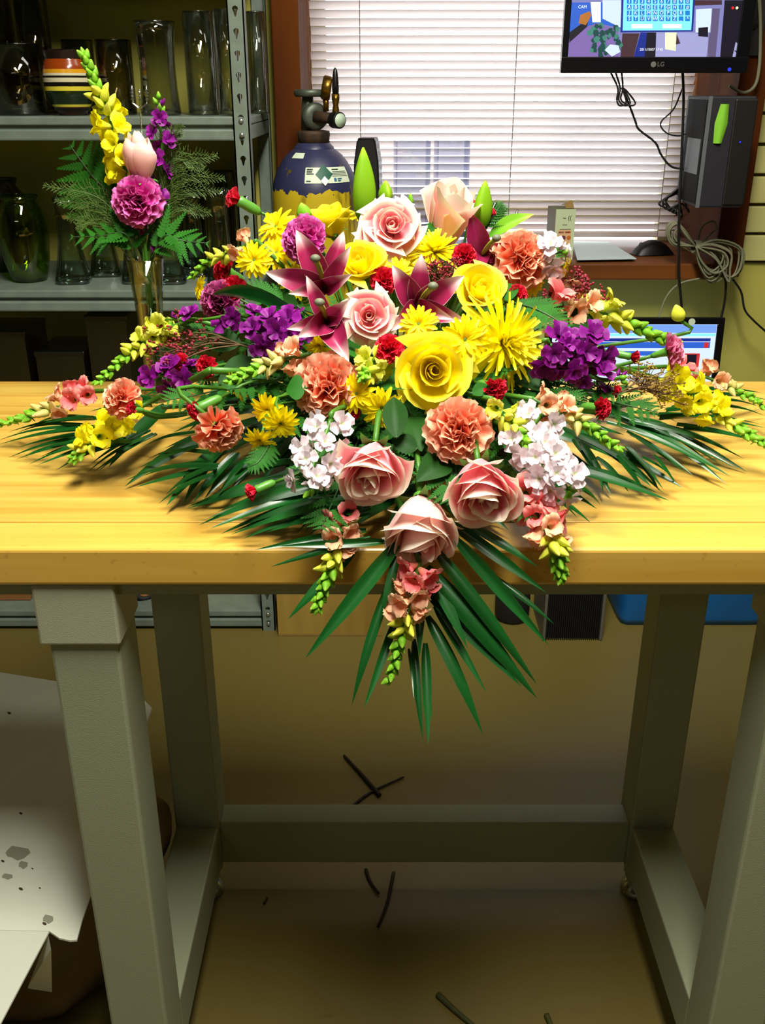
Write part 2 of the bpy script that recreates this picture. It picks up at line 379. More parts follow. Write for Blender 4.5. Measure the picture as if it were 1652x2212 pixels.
# ------------------------------------------------------------------ things on the shelves
glass('clear_glass', (236, 238, 232), base=.05, edge=.7, tedge=(186, 190, 180))
glass('smoke_glass', (206, 202, 184), base=.05, edge=.6, tedge=(130, 126, 104))
glass('green_glass', (216, 232, 120), base=.05, edge=.5, tedge=(170, 196, 50))
glass('aqua_glass', (232, 240, 234), base=.06, edge=.8, tedge=(176, 196, 188))
glass('acrylic', (246, 248, 254), base=.05, edge=.4, tedge=(186, 192, 214))
glass('clear_plastic', (216, 210, 196), base=.10, edge=.6, rough=.25, tedge=(120, 112, 96))
def vessel(name, label, cx, y, z, prof, m, sq=1.0, rot=0, group=None, wall=.004, n=28, flute=0, famp=0):
    t = thing(name, label, 'vase', T(cx, y, z) @ RZ(rot), group)
    inner = [(max(.001, r-wall), max(zz_, .008)) for r, zz_ in prof[::-1]]
    MB().lathe(prof+inner, n, None, sq, flute=flute, famp=famp).build('body', m, t, None, True)
    r, zt = prof[-1]
    if sq == 1.0:
        ring = [(r*cos(a*pi/12)-wall/2*cos(a*pi/12), r*sin(a*pi/12)-wall/2*sin(a*pi/12), zt) for a in range(25)]
        MB().tube(ring, wall*.55, 6, False).build('rim', m, t, None, True)
    rb = prof[0][0]
    MB().lathe([(rb*.96, .0008), (rb*.98, .006), (rb*.9, .011), (rb*.5, .013)], n, None, sq, cap1=True).build('base', m, t, None, True)
    return t
def cyl_prof(w0, w1, h, mid=None):
    r0, r1 = w0/2, w1/2
    if mid is None: return [(r0*.97, 0), (r0, .004), (r0+(r1-r0)*.5, h*.5), (r1, h)]
    return [(r0*.97, 0), (r0, .004)]+[(r0+(r1-r0)*t+(mid)*sin(pi*t), h*t) for t in (.15, .3, .45, .6, .75, .9)]+[(r1, h)]
def shelf_vase(name, label, x0, x1, ytop, ybase, Y, z, m, w1=None, mid=None, sq=1.0, rot=0, group=None, **k):
    c = at((x0+x1)/2, ybase, Y); w0 = (x1-x0)*mpp(c); zt = at((x0+x1)/2, ytop, Y).z
    return vessel(name, label, c.x, Y, z+.0005, cyl_prof(w0, w1*w0 if w1 else w0, zt-z, mid), m, sq, rot, group, **k)
ZU, ZM = 1.303, .9236
G1 = 'glass vases on the upper shelf'
shelf_vase('glass_vase', 'wide clear cylinder vase at the left end of the upper shelf', 0, 104, 97, 247, 2.42, ZU, 'smoke_glass', 1.03, group=G1)
shelf_vase('glass_vase', 'tall clear vase behind the wide one, reaching above the photo edge', -34, 52, -25, 242, 2.61, ZU, 'smoke_glass', group=G1)
shelf_vase('glass_vase', 'tall dim vase behind the striped pot', 62, 128, -12, 242, 2.62, ZU, 'smoke_glass', group=G1)
shelf_vase('glass_vase', 'dark tinted cylinder vase right of the striped pot', 222, 296, 88, 247, 2.44, ZU, 'smoke_glass', group=G1)
shelf_vase('glass_vase', 'short dim vase half hidden behind the striped pot', 150, 215, 88, 242, 2.62, ZU, 'smoke_glass', group=G1)
shelf_vase('glass_vase', 'clear vase with a waist and flared foot behind the plastic fork', 306, 392, 48, 247, 2.40, ZU, 'clear_glass', 1.0, -.006, group=G1)
shelf_vase('glass_vase', 'tall straight cylinder vase left of the slotted post', 408, 474, 27, 247, 2.42, ZU, 'clear_glass', group=G1)
shelf_vase('glass_vase', 'tall ribbed cylinder vase partly behind the slotted post', 474, 524, 22, 247, 2.40, ZU, 'clear_glass', flute=14, famp=.03, group=G1)
shelf_vase('glass_vase', 'tall ribbed vase seen right of the slotted post', 541, 580, 27, 244, 2.56, ZU, 'clear_glass', flute=14, famp=.04, group=G1)
# striped ceramic pot
def striped():
    m, t, b, N, L = nt('striped_glaze'); tc = N.new('ShaderNodeTexCoord'); sp = N.new('ShaderNodeSeparateXYZ'); L.new(tc.outputs['UV'], sp.inputs[0])
    cr = N.new('ShaderNodeValToRGB'); cr.color_ramp.interpolation = 'CONSTANT'; e = cr.color_ramp.elements
    stops = [(0, (60, 22, 8)), (.10, (96, 40, 14)), (.14, (222, 206, 60)), (.165, (24, 40, 14)), (.31, (222, 206, 60)), (.35, (20, 18, 12)), (.39, (214, 206, 170)), (.43, (20, 18, 12)), (.46, (214, 206, 170)), (.49, (222, 160, 30)), (.54, (150, 62, 16)), (.72, (232, 190, 46)), (.80, (190, 84, 22)), (.9, (28, 16, 8)), (.93, (214, 110, 30)), (.965, (18, 14, 10))]
    e[0].position = 0; e[0].color = rgb(stops[0][1]); e[1].position = stops[1][0]; e[1].color = rgb(stops[1][1])
    for p_, c_ in stops[2:]: q = e.new(p_); q.color = rgb(c_)
    L.new(sp.outputs['Y'], cr.inputs[0]); L.new(cr.outputs[0], b.inputs['Base Color']); b.inputs['Roughness'].default_value = .18
striped()
c = at(158, 247, 2.40); zt = at(158, 108, 2.40).z-ZU
pot = thing('striped_pot', 'striped ceramic pot in orange, yellow, brown and green bands on the upper shelf', 'pot', T(c.x, 2.40, ZU+.0005))
pr = [(.030, 0), (.044, .02), (.058, .05), (.060, .085), (.057, .11), (.050, .13), (.049, .138), (.056, .149)]
pr = [(r*.95, z_*zt/.149) for r, z_ in pr]; dn = []
for i in range(len(pr)-1):
    for q in range(4): f = q/4; dn.append((pr[i][0]*(1-f)+pr[i+1][0]*f, pr[i][1]*(1-f)+pr[i+1][1]*f))
dn.append(pr[-1]); MB().lathe(dn, 32).build('body', 'striped_glaze', pot, None, True)
mat('pot_inside', (30, 18, 10), .4)
MB().lathe([(pr[-1][0]-.001, zt-.0005), (.046, zt-.03), (.04, .01)], 28, cap1=True, cap0=False).build('inner_wall', 'pot_inside', pot, None, True)
# middle shelf
G2 = 'glass vases on the middle shelf'
c = at(66, 612, 2.42); t = vessel('green_glass_jar', 'bulbous green glass jar on the middle shelf', c.x, 2.42, ZM+.0005, [(.034, 0), (.042, .006), (.054, .05), (.060, .11), (.058, .15), (.044, .18), (.040, .19), (.046, .2)], 'green_glass')
c = at(20, 606, 2.58); vessel('dark_glass_jar', 'dark round jar behind the green glass jar', c.x, 2.58, ZM+.0005, [(.05, 0), (.07, .05), (.078, .12), (.07, .18), (.05, .21), (.056, .225)], 'smoke_glass')
sqp = lambda s_, h: [(.040*s_, 0), (.041*s_, .006), (.038*s_, .02), (.030*s_, .06), (.024*s_, .10), (.021*s_, h*.75), (.022*s_, h*.9), (.026*s_, h)]
for px_, Y, s_, h, lb in ((160, 2.40, 1.0, .20, 'square-footed flared glass vase next to the green jar'), (232, 2.50, .95, .19, 'square-footed flared glass vase left of the bud vase'),
                          (296, 2.40, .85, .19, 'square-footed flared glass vase behind the bud vase'), (368, 2.40, 1.0, .19, 'square-footed flared glass vase right of the bud vase'),
                          (425, 2.50, .95, .2, 'square-footed flared glass vase behind the fern tip'), (482, 2.40, .95, .22, 'square-footed flared glass vase beside the slotted post')):
    c = at(px_, 606, Y); vessel('flared_glass_vase', lb, c.x, Y, ZM+.0005, sqp(s_, h), 'aqua_glass', 5.0, radians(8), G2, n=32)
for px_, w_, lb in ((425, 60, 'tall plain cylinder vase at the back of the middle shelf'), (496, 44, 'narrow cylinder vase at the back corner of the middle shelf')):
    c = at(px_, 590, 2.64); vessel('glass_vase', lb, c.x, 2.64, ZM+.0005, cyl_prof(w_*mpp(c), w_*mpp(c), .24), 'smoke_glass', group=G2)
c = at(553, 590, 2.62); vessel('glass_vase', 'clear cylinder vase seen between the post and the gas cylinder', c.x-.012, 2.60, ZM+.0005, cyl_prof(.05, .05, .25), 'clear_glass', group=G2)
# lower shelf: clear plastic boxes in the dark under the middle shelf
for px_, w_, h, lb in ((20, .15, .18, 'clear plastic box at the left below the middle shelf'), (150, .12, .13, 'clear low plastic box below the green jar'), (255, .10, .22, 'clear tall plastic box below the bud vase shelf')):
    c = at(px_, 760, 2.45); t = thing('plastic_box', lb, 'box', T(c.x, 2.45, .5155), 'clear plastic boxes'); bb = MB()
    h += .1
    bb.box(-w_/2, w_/2, -.08, -.078, 0, h).box(-w_/2, w_/2, .078, .08, 0, h).box(-w_/2, -w_/2+.002, -.078, .078, 0, h).box(w_/2-.002, w_/2, -.078, .078, 0, h).box(-w_/2+.002, w_/2-.002, -.078, .078, 0, .002)
    bb.build('body', 'clear_plastic', t)
    MB().rbox(-w_/2-.003, w_/2+.003, -.083, .083, h, h+.012, .002).build('lid', 'clear_plastic', t)
# bottom shelf
mat('cardboard', (150, 100, 48), .8, var=.12, vscale=40); mat('cardboard2', (176, 150, 84), .8, var=.12, vscale=40); mat('white_card', (214, 214, 200), .7)
def carton(name, label, x0, x1, y0, y1, z0, h, m, flap='cardboard2'):
    t = thing(name, label, 'box', T((x0+x1)/2, (y0+y1)/2, z0)); a, b_ = (x1-x0)/2, (y1-y0)/2
    MB().rbox(-a, a, -b_, b_, 0, h-.003, .002, 1).build('body', m, t)
    MB().rbox(-a, -.001, -b_, b_, h-.003, h, .001, 1).build('flap', flap, t); MB().rbox(.001, a, -b_, b_, h-.003, h, .001, 1).build('flap', flap, t)
    MB().box(-.02, .02, -b_-.0006, b_+.0006, h, h+.0005).build('tape', 'cardboard2', t); return t
c0, c1 = at(-60, 1312, 2.36), at(72, 1312, 2.36); carton('carton', 'brown carton on the bottom shelf at the far left', c0.x, c1.x, 2.35, 2.58, .0605, .2, 'cardboard')
c0, c1 = at(442, 1312, 2.4), at(548, 1312, 2.4); carton('carton', 'tan carton on the bottom shelf beside the slotted post', c0.x, c1.x, 2.40, 2.60, .0605, .14, 'cardboard2')
c = at(312, 1310, 2.36); t = thing('tape_roll', 'grey tape roll on the bottom shelf between the bench legs', 'tape roll', T(c.x, 2.37, .0605+.028) @ RZ(.4))
MB().lathe([(.017, -.02), (.028, -.02), (.028, .02), (.017, .02), (.017, -.02)], 24, RX(pi/2), cap0=False).build('winding', 'dark_grey', t, None, True)
MB().lathe([(.0135, -.021), (.017, -.021), (.017, .021), (.0135, .021), (.0135, -.021)], 24, RX(pi/2), cap0=False).build('core', 'cardboard', t, None, True)

# ------------------------------------------------------------------ gas cylinder
def tank_paint():
    m, t, b, N, L = nt('tank_paint'); tc = N.new('ShaderNodeTexCoord'); sp = N.new('ShaderNodeSeparateXYZ'); L.new(tc.outputs['Object'], sp.inputs[0])
    n = N.new('ShaderNodeTexNoise'); n.inputs['Scale'].default_value = 40; n.inputs['Detail'].default_value = 6; L.new(tc.outputs['Object'], n.inputs['Vector'])
    mpz = N.new('ShaderNodeMapping'); mpz.inputs['Scale'].default_value = (30, 30, 7); n2 = N.new('ShaderNodeTexNoise'); n2.inputs['Scale'].default_value = 1; n2.inputs['Detail'].default_value = 5
    L.new(tc.outputs['Object'], mpz.inputs[0]); L.new(mpz.outputs[0], n2.inputs['Vector'])
    ma = N.new('ShaderNodeMath'); ma.operation = 'MULTIPLY_ADD'; ma.inputs[1].default_value = .05; L.new(n.outputs['Fac'], ma.inputs[0]); L.new(sp.outputs['Z'], ma.inputs[2])
    st = N.new('ShaderNodeMath'); st.operation = 'GREATER_THAN'; st.inputs[1].default_value = 1.163; L.new(ma.outputs[0], st.inputs[0])
    chip = N.new('ShaderNodeMath'); chip.operation = 'LESS_THAN'; chip.inputs[1].default_value = .64; L.new(n2.outputs['Fac'], chip.inputs[0])
    mul = N.new('ShaderNodeMath'); mul.operation = 'MULTIPLY'; L.new(st.outputs[0], mul.inputs[0]); L.new(chip.outputs[0], mul.inputs[1])
    ye = N.new('ShaderNodeMix'); ye.data_type = 'RGBA'; ye.inputs[6].default_value = rgb((196, 170, 30)); ye.inputs[7].default_value = rgb((84, 70, 20))
    r = N.new('ShaderNodeMapRange'); r.inputs[1].default_value = .52; r.inputs[2].default_value = .66; L.new(n2.outputs['Fac'], r.inputs[0]); L.new(r.outputs[0], ye.inputs[0])
    bl = N.new('ShaderNodeMix'); bl.data_type = 'RGBA'; bl.inputs[6].default_value = rgb((52, 54, 92)); bl.inputs[7].default_value = rgb((38, 40, 66)); L.new(n.outputs['Fac'], bl.inputs[0])
    mx = N.new('ShaderNodeMix'); mx.data_type = 'RGBA'; L.new(mul.outputs[0], mx.inputs[0]); L.new(ye.outputs[2], mx.inputs[6]); L.new(bl.outputs[2], mx.inputs[7])
    L.new(mx.outputs[2], b.inputs['Base Color']); b.inputs['Roughness'].default_value = .38
tank_paint()
mat('brass', (150, 112, 36), .3, .9, var=.3, vscale=60); mat('rust', (70, 46, 20), .7, col2=(40, 30, 16), vscale=60); mat('cast_grey', (92, 100, 86), .45, .5, var=.2, vscale=50)
mat('label_white', (214, 228, 200), .5); mat('label_green', (0, 84, 62), .5); mat('ink', (40, 44, 44), .6); mat('gauge_face', (190, 214, 186), .4); mat('ink_blue', (40, 96, 130), .6); mat('diamond_white', (240, 244, 240), .5)
TY = 2.43; tc_ = at(681, 420, TY); TX = tc_.x
tank = thing('gas_cylinder', 'blue and yellow gas cylinder with a brass gauge valve beside the window', 'gas cylinder', T(TX, TY, 0))
TR = .103
def zpx(y): return at(681, y, TY).z
prof = [(TR*.9, .001), (TR*.98, .01), (TR, .03), (TR, zpx(440)), (TR, zpx(420)), (TR*.985, zpx(405)), (TR*.95, zpx(388)), (TR*.88, zpx(370)), (TR*.78, zpx(352)), (TR*.66, zpx(336)), (TR*.52, zpx(325)), (.044, zpx(318))]
MB().lathe(prof, 40).build('body', 'tank_paint', tank, None, True)
MB().lathe([(.050, zpx(327)), (.047, zpx(318)), (.040, zpx(311)), (.037, zpx(308))], 32).build('neck', 'tank_paint', tank, None, True)
MB().lathe([(.037, zpx(309)), (.037, zpx(296)), (.0385, zpx(290)), (.0375, zpx(283)), (.02, zpx(280))], 32, cap1=True).build('neck_ring', 'rust', tank, None, True)
zv = zpx(245); zw = zpx(200)
v_ = MB(); v_.lathe([(.017, zpx(282)), (.017, zv-.005), (.014, zv+.02), (.012, zw)], 16, T(-.012, 0, 0), cap1=True); v_.build('valve_body', 'cast_grey', tank, None, True)
hw_ = MB(); hw_.lathe([(.012, -.006), (.034, -.008), (.037, -.004), (.037, .004), (.034, .008), (.012, .006)], 28, T(-.005, 0, zw-.001), cap1=True, flute=14, famp=.035); hw_.build('handwheel', 'cast_grey', tank, None, True)
MB().lathe([(.026, -.010), (.030, -.006), (.030, .004), (.024, .009), (.012, .010)], 28, T(.006, -.022, zv-.006) @ RX(pi/2) @ RY(.35), cap1=True).build('regulator_disc', 'cast_grey', tank, None, True)
MB().tube([(.006, -.03, zv-.006), (.04, -.044, zv-.009), (.056, -.05, zv-.011)], [.013, .012, .012], 12).build('outlet_pipe', 'rust', tank, None, True)
dg = V((.6, -.75, -.02)).normalized()
ga = MB(); ga.lathe([(.0165, -.016), (.018, -.012), (.018, .01), (.0165, .012), (.0155, .010)], 24, face(V((.058, -.056, zv-.013)), dg), cap1=True); g_ = ga.build('gauge', 'black_plastic', tank, None, True)
MB().lathe([(.015, 0), (.0148, .0015)], 24, face(V((.058, -.056, zv-.013))+dg*.0112, dg), cap1=True).build('dial', 'gauge_face', g_, None, True)
ga = MB(); ga.lathe([(.024, -.011), (.026, -.007), (.026, .007), (.023, .010), (.010, .011)], 24, T(.034, -.03, zpx(190)) @ RY(radians(-80)) @ RZ(.2), cap1=True); ga.tube([(.032, -.03, zpx(207)), (.032, -.03, zpx(240))], [.0075, .0065], 10); ga.build('brass_gauge', 'brass', tank, None, True)
MB().lathe([(.0075, zpx(248)), (.0085, zpx(236)), (.006, zpx(227)), (.009, zpx(216)), (.009, zpx(203))], 12, T(.055, -.045, 0), cap1=True).build('tilt_valve', 'brass', tank, None, True)
MB().lathe([(.0075, zpx(204)), (.0078, zpx(186)), (.0065, zpx(165)), (.0045, zpx(152)), (.002, zpx(147))], 12, T(.055, -.045, 0), cap1=True).build('rubber_nozzle', 'black_plastic', tank, None, True)
def tank_patch(a0, a1, y0, y1, off, nu=10, nv=5):
    """a piece of the cylinder's own skin between two bearings and two heights, lifted by off"""
    def rad(z):
        for (r0, z0), (r1, z1) in zip(prof[:-1], prof[1:]):
            if z0 <= z <= z1: return r0+(r1-r0)*(z-z0)/(z1-z0)
        return prof[-1][0]
    def fn(u, v):
        z = zpx(y1)+(zpx(y0)-zpx(y1))*v; a = a0+(a1-a0)*u; r = rad(z)+off
        return V((r*sin(a), -r*cos(a), z+off*.6))
    return MB().grid(fn, nu, nv), fn
lab, lf = tank_patch(-.18, 1.02, 357, 389, .0012, 14, 8); lb = lab.build('hazard_label', 'label_white', tank, None, True)
dm = MB(); dm.cur = 0
def dfn(u, v):
    cu = .30+.0; x = (u+v-1)*.22; y = (v-u)*21
    return tank_patch(0, 1, 370+y, 371+y, .0022)[1](cu+x, 0)
dm.grid(dfn, 8, 8); dm.build('diamond', 'label_green', lb, None, True)
def dfn2(u, v):
    x = (u+v-1)*.10; y = 14+(v-u)*10
    return tank_patch(0, 1, 370+y, 371+y, .0028)[1](.30+x, 0)
MB().grid(dfn2, 4, 4).build('diamond_tip', 'diamond_white', lb, None, True)
tx = MB()
for (a0, a1, y0, y1) in ((-.14, .02, 360, 362.5), (-.14, -.0, 364.5, 367), (-.14, .04, 369, 371), (-.14, -.03, 384, 386), (.52, .72, 361, 362.6), (.52, .94, 366, 366.8), (.5, .96, 369, 369.8), (.5, .96, 372, 372.8), (.5, .97, 375, 375.8)):
    g, _ = tank_patch(a0, a1, y0, y1, .0024, 4, 1); tx.add(g.v, g.f)
tx.build('label_print', 'ink', lb)
tx = MB()
for (a0, a1, y0, y1) in ((.54, .6, 379, 386), (.63, .76, 380, 382), (.63, .72, 384, 386)):
    g, _ = tank_patch(a0, a1, y0, y1, .0024, 4, 1); tx.add(g.v, g.f)
tx.build('label_mark', 'ink_blue', lb)
tank_patch(-.75, -.30, 328, 339, .0012, 5, 3)[0].build('small_label', 'label_white', tank, None, True)
# ------------------------------------------------------------------ things on the window ledge
ZL = .9355
c = at(795, 480, 2.80); sp_ = thing('speaker', 'tall rounded black desktop speaker on the window ledge behind a lily bud', 'speaker', T(c.x, 2.80, ZL) @ RZ(-.12))
zt = at(795, 297, 2.80).z-ZL; hh = [(-.030, 0), (.030, 0), (.036, .05), (.037, zt*.5), (.034, zt*.8), (.026, zt*.97), (.022, zt), (-.020, zt), (-.025, zt*.97), (-.033, zt*.8), (-.037, zt*.5), (-.036, .05)]
MB().plate(hh, .07, T(0, -.035, 0)).build('cabinet', 'black_plastic', sp_)
MB().plate([(x*.88, .01+z_*.95) for x, z_ in hh], .004, T(0, -.0395, 0)).build('grille', 'matt_black', sp_)
for x0, x1, Y, lb in ((852, 924, 2.74, 'clear square acrylic vase on the ledge, nearer the speaker'), (938, 1006, 2.76, 'clear square acrylic vase on the ledge, behind the pink rosebud')):
    c = at((x0+x1)/2, 450, Y); w_ = (x1-x0)*mpp(c)/2; h = at(x0, 303, Y).z-ZL
    t = thing('square_vase', lb, 'vase', T(c.x, Y, ZL) @ RZ(.06), 'square vases on the window ledge')
    q = MB(); k_ = .004
    q.box(-w_, w_, -w_, -w_+k_, 0, h).box(-w_, w_, w_-k_, w_, 0, h).box(-w_, -w_+k_, -w_+k_, w_-k_, 0, h).box(w_-k_, w_, -w_+k_, w_-k_, 0, h)
    q.build('wall', 'acrylic', t); MB().rbox(-w_+k_, w_-k_, -w_+k_, w_-k_, .001, .02, .002).build('base', 'acrylic', t)
# printed carton
mat('carton_front', (206, 222, 178), .6); mat('carton_side', (120, 118, 96), .5); mat('carton_inside', (150, 120, 60), .7)
for n_, c_ in (('print_red', (176, 60, 40)), ('print_yellow', (214, 186, 30)), ('print_plum', (120, 56, 70)), ('print_orange', (204, 110, 40)), ('print_green', (90, 168, 60)), ('print_peach', (232, 190, 140))): mat(n_, c_, .6)
pa, pb = at(1195, 545, 2.66), at(1238, 545, 2.66); w_ = pb.x-pa.x; h = at(1200, 452, 2.66).z-ZL
cb = thing('seed_carton', 'small open carton with a flower print standing on the window ledge', 'box', T(pa.x, 2.66, ZL) @ RZ(.10))
dp = .085
MB().box(0, w_, 0, .0012, 0, h).build('front_panel', 'carton_front', cb)
MB().box(0, .0012, .0012, dp, 0, h).box(w_-.0012, w_, .0012, dp, 0, h).box(.0012, w_-.0012, dp-.0012, dp, 0, h).box(.0012, w_-.0012, .0012, dp-.0012, 0, .001).build('side_panels', 'carton_side', cb)
MB().grid(lambda u, v: V((w_*.55+w_*.4*u, .01+.055*v, h+.001+.018*sin(pi*v*.9)*(.4+u*.6))), 4, 5).build('top_flap', 'carton_inside', cb)
def cpr(n_, m_, x0, x1, z0, z1): MB().box(x0*w_, x1*w_, -.0006, -.0001, z0*h, z1*h).build(n_, m_, cb)
cpr('print_panel', 'print_peach', .14, .84, .30, .60)
me_ = text_mesh('print_logo', '~ ((', .016, 'ink'); put('print_logo', me_, cb, T(w_*.58, -.0008, h*.83) @ RX(pi/2))
cpr('print_line', 'ink', .25, .8, .605, .612); cpr('print_line', 'ink', .36, .6, .69, .70); cpr('print_title', 'print_red', .2, .48, .53, .565); cpr('print_title', 'print_red', .53, .8, .53, .565)
for x_, z_, r_, m_ in ((.2, .44, .0058, 'print_yellow'), (.46, .44, .0062, 'print_plum'), (.73, .44, .0058, 'print_orange')):
    MB().lathe([(r_, 0), (r_, .0004)], 14, T(x_*w_, -.0007, z_*h) @ RX(pi/2), cap1=True).build('print_flower', m_, cb)
MB().plate([(.15*w_, .24*h), (.4*w_, .33*h), (.62*w_, .26*h), (.8*w_, .33*h), (.8*w_, .05*h), (.15*w_, .05*h)], .0004, T(0, -.0006, 0)).build('print_leaf', 'print_green', cb)
# note cards
mat('card_blue', (196, 214, 216), .5)
for i in range(3):
    p0, p1, p2, p3 = [atz(*q, ZL+.003*i+.0005) for q in ((1232+2*i, 522), (1316, 524), (1368+3*i, 560), (1246, 562))]
    dz = V((0, 0, .0022)); mb = MB(); mb.add([p0, p1, p2, p3, p0+dz, p1+dz, p2+dz, p3+dz], [(0, 1, 2, 3), (7, 6, 5, 4), (0, 4, 5, 1), (1, 5, 6, 2), (2, 6, 7, 3), (3, 7, 4, 0)])
    o = mb.build('note_card', 'card_blue'); tag(o, ['bottom pale blue card of the stack on the window ledge', 'middle pale blue card of the stack on the window ledge', 'top pale blue card of the stack on the window ledge'][i], 'card', 'stack of pale cards')
# computer mouse
c = atz(1412, 552, ZL); ms_ = thing('computer_mouse', 'black computer mouse on the ledge beside the cable coil', 'mouse', T(c.x, c.y+.02, ZL) @ RZ(.15))
MB().grid(lambda u, v: V(((u-.5)*.115, (v-.5)*.064*(.75+.25*sin(pi*u)), .002+.038*sin(pi*min(1, u*1.02))**.6*sin(pi*v)**.5)), 14, 10).build('shell', 'black_plastic', ms_, None, True)
MB().box(-.055, .052, -.026, .026, 0, .0022).build('underside', 'matt_black', ms_); MB().lathe([(.006, -.003), (.007, 0), (.006, .003)], 12, T(-.035, 0, .027) @ RX(pi/2), cap1=True).build('wheel', 'dark_grey', ms_, None, True)
# ------------------------------------------------------------------ wall television
mat('tv_frame', (12, 12, 15), .25)
def em(n_, c_, s_=1.0): mat(n_, (5, 5, 5), .4, emit=c_, estr=s_)
for n_, c_ in (('px_wall', (120, 120, 175)), ('px_floor', (150, 150, 196)), ('px_lilac', (120, 96, 160)), ('px_dark', (18, 14, 30)), ('px_brown', (66, 40, 48)), ('px_leaf', (16, 66, 62)), ('px_leaf2', (60, 124, 108)), ('px_white', (240, 246, 255)), ('px_panel', (126, 222, 246)), ('px_key', (20, 120, 200)), ('px_navy', (20, 40, 130)), ('px_tan', (170, 104, 40)), ('px_sign', (226, 240, 190)), ('px_stripe', (90, 80, 110)), ('px_sky', (110, 150, 230)), ('px_blue', (40, 90, 190)), ('px_red', (190, 40, 40)), ('px_pale', (200, 216, 240)), ('led_blue', (40, 60, 255)), ('led_red', (230, 40, 40))): em(n_, c_)
mat('logo_grey', (110, 110, 104), .4)
TVY = 2.42
a_ = at(1211, 158, TVY); b_ = at(1613, 158, TVY); TVW = b_.x-a_.x; TVH = .268
tv = thing('wall_television', 'black flat television showing a security camera view, hung over the window corner', 'television', T(a_.x, TVY, a_.z))
def frame4(mb, w_, h_, l, r, b, t_, y0, y1):
    return mb.rbox(0, w_, y0, y1, 0, b, .002).rbox(0, w_, y0, y1, h_-t_, h_, .002).rbox(0, l, y0, y1, b-.001, h_-t_+.001, .002).rbox(w_-r, w_, y0, y1, b-.001, h_-t_+.001, .002)
frame4(MB(), TVW, TVH, .014, .03, .034, .014, 0, .022).build('bezel', 'tv_frame', tv)
MB().rbox(.02, TVW-.02, .02, .05, .02, TVH-.02, .006).build('back_cover', 'black_plastic', tv)
scr = MB().box(.013, TVW-.029, .004, .02, .033, TVH-.013).build('screen', 'px_wall', tv)
def tpx(x, y): p = at(x, y, TVY); return (p.x-a_.x, p.z-a_.z)
def flat(name, pts, m, lift, par=scr, f=tpx): 
    return MB().plate([f(*q) for q in pts], .0002, T(0, .004-.0003*lift, 0)).build(name, m, par)
flat('picture_patch', [(1228, 128), (1228, 70), (1290, 50), (1335, 62), (1340, 128)], 'px_lilac', 1)
flat('picture_patch', [(1230, 72), (1230, 5), (1340, 5), (1345, 62), (1290, 50)], 'px_blue', 1)
flat('picture_patch', [(1230, 70), (1272, 40), (1268, 58), (1230, 92)], 'px_dark', 2)
flat('picture_patch', [(1280, 48), (1276, 4), (1298, 4), (1298, 48)], 'px_white', 2); flat('picture_patch', [(1302, 40), (1302, 0), (1342, 0), (1342, 60)], 'px_pale', 2)
flat('picture_patch', [(1250, 50), (1254, 32), (1274, 24), (1278, 32), (1266, 54)], 'px_tan', 3)
flat('picture_patch', [(1340, 127), (1345, 72), (1382, 72), (1368, 127)], 'px_brown', 2)
flat('picture_patch', [(1368, 127), (1384, 70), (1398, 70), (1392, 127)], 'px_navy', 2); flat('picture_patch', [(1392, 127), (1398, 70), (1418, 70), (1416, 127)], 'px_dark', 2)
flat('picture_patch', [(1416, 128), (1418, 70), (1498, 70), (1530, 80), (1530, 128)], 'px_floor', 2)
flat('picture_patch', [(1437, 106), (1437, 70), (1462, 70), (1460, 110)], 'px_sign', 3); flat('picture_patch', [(1460, 96), (1462, 72), (1470, 94)], 'px_brown', 3)
flat('picture_patch', [(1503, 70), (1504, 20), (1538, 18), (1536, 70)], 'px_pale', 2); flat('picture_patch', [(1509, 78), (1509, 60), (1530, 58), (1530, 80)], 'px_dark', 3)
flat('picture_patch', [(1526, 128), (1540, 18), (1556, 18), (1546, 128)], 'px_stripe', 2); flat('picture_patch', [(1556, 126), (1566, 0), (1612, 0), (1606, 126)], 'px_dark', 2)
flat('picture_patch', [(1500, 12), (1500, 0), (1560, 0), (1560, 10)], 'px_brown', 2)
for x_, y_ in ((1592, 100), (1600, 84), (1588, 118)): flat('picture_patch', [(x_-6, y_+8), (x_-2, y_-10), (x_+3, y_-4), (x_, y_+10)], 'px_floor', 3)
pl = MB(); pl2 = MB(); rr = random.Random(3)
for i in range(46):
    a = rr.uniform(0, 2*pi); r = sqrt(rr.random()); x_ = 1306+r*38*cos(a); y_ = 88+r*36*sin(a); s_ = rr.uniform(5, 9)
    (pl if rr.random() < .62 else pl2).plate([tpx(x_+s_*cos(a+k_*pi/2.5)*(.6 if k_ % 2 else 1), y_+s_*sin(a+k_*pi/2.5)) for k_ in range(5)], .0002, T(0, .004-.0003*(4+i*.02), 0))
pl.build('picture_plant', 'px_leaf', scr); pl2.build('picture_plant', 'px_leaf2', scr)
flat('picture_patch', [(1306, 108), (1318, 96), (1336, 98), (1340, 112), (1322, 122)], 'px_pale', 7)
flat('keyboard_panel', [(1340, 70), (1344, -40), (1504, -40), (1497, 68)], 'px_navy', 8); flat('keyboard_panel', [(1345, 66), (1348, -36), (1499, -36), (1493, 65)], 'px_panel', 9)
kb = MB(); rows = ['1234567890', 'ABCDEFGHI#', 'JKLMNOPQR ', 'STUVWXYZ_^']
for r_, row in enumerate(rows):
    for k_, ch in enumerate(row):
        x_ = 1359+k_*14; y_ = 3+r_*12.5
        kb.plate([tpx(x_-5, y_+5), tpx(x_-5, y_-5), tpx(x_+5, y_-5), tpx(x_+5, y_+5)], .0002, T(0, .004-.0003*10, 0))
        if ch.strip():
            q = tpx(x_, y_); put('key_letter', text_mesh('key_letter', ch, .0105, 'px_white'), scr, T(q[0], .004-.0003*11, q[1]) @ RX(pi/2))
kb.build('key_grid', 'px_key', scr)
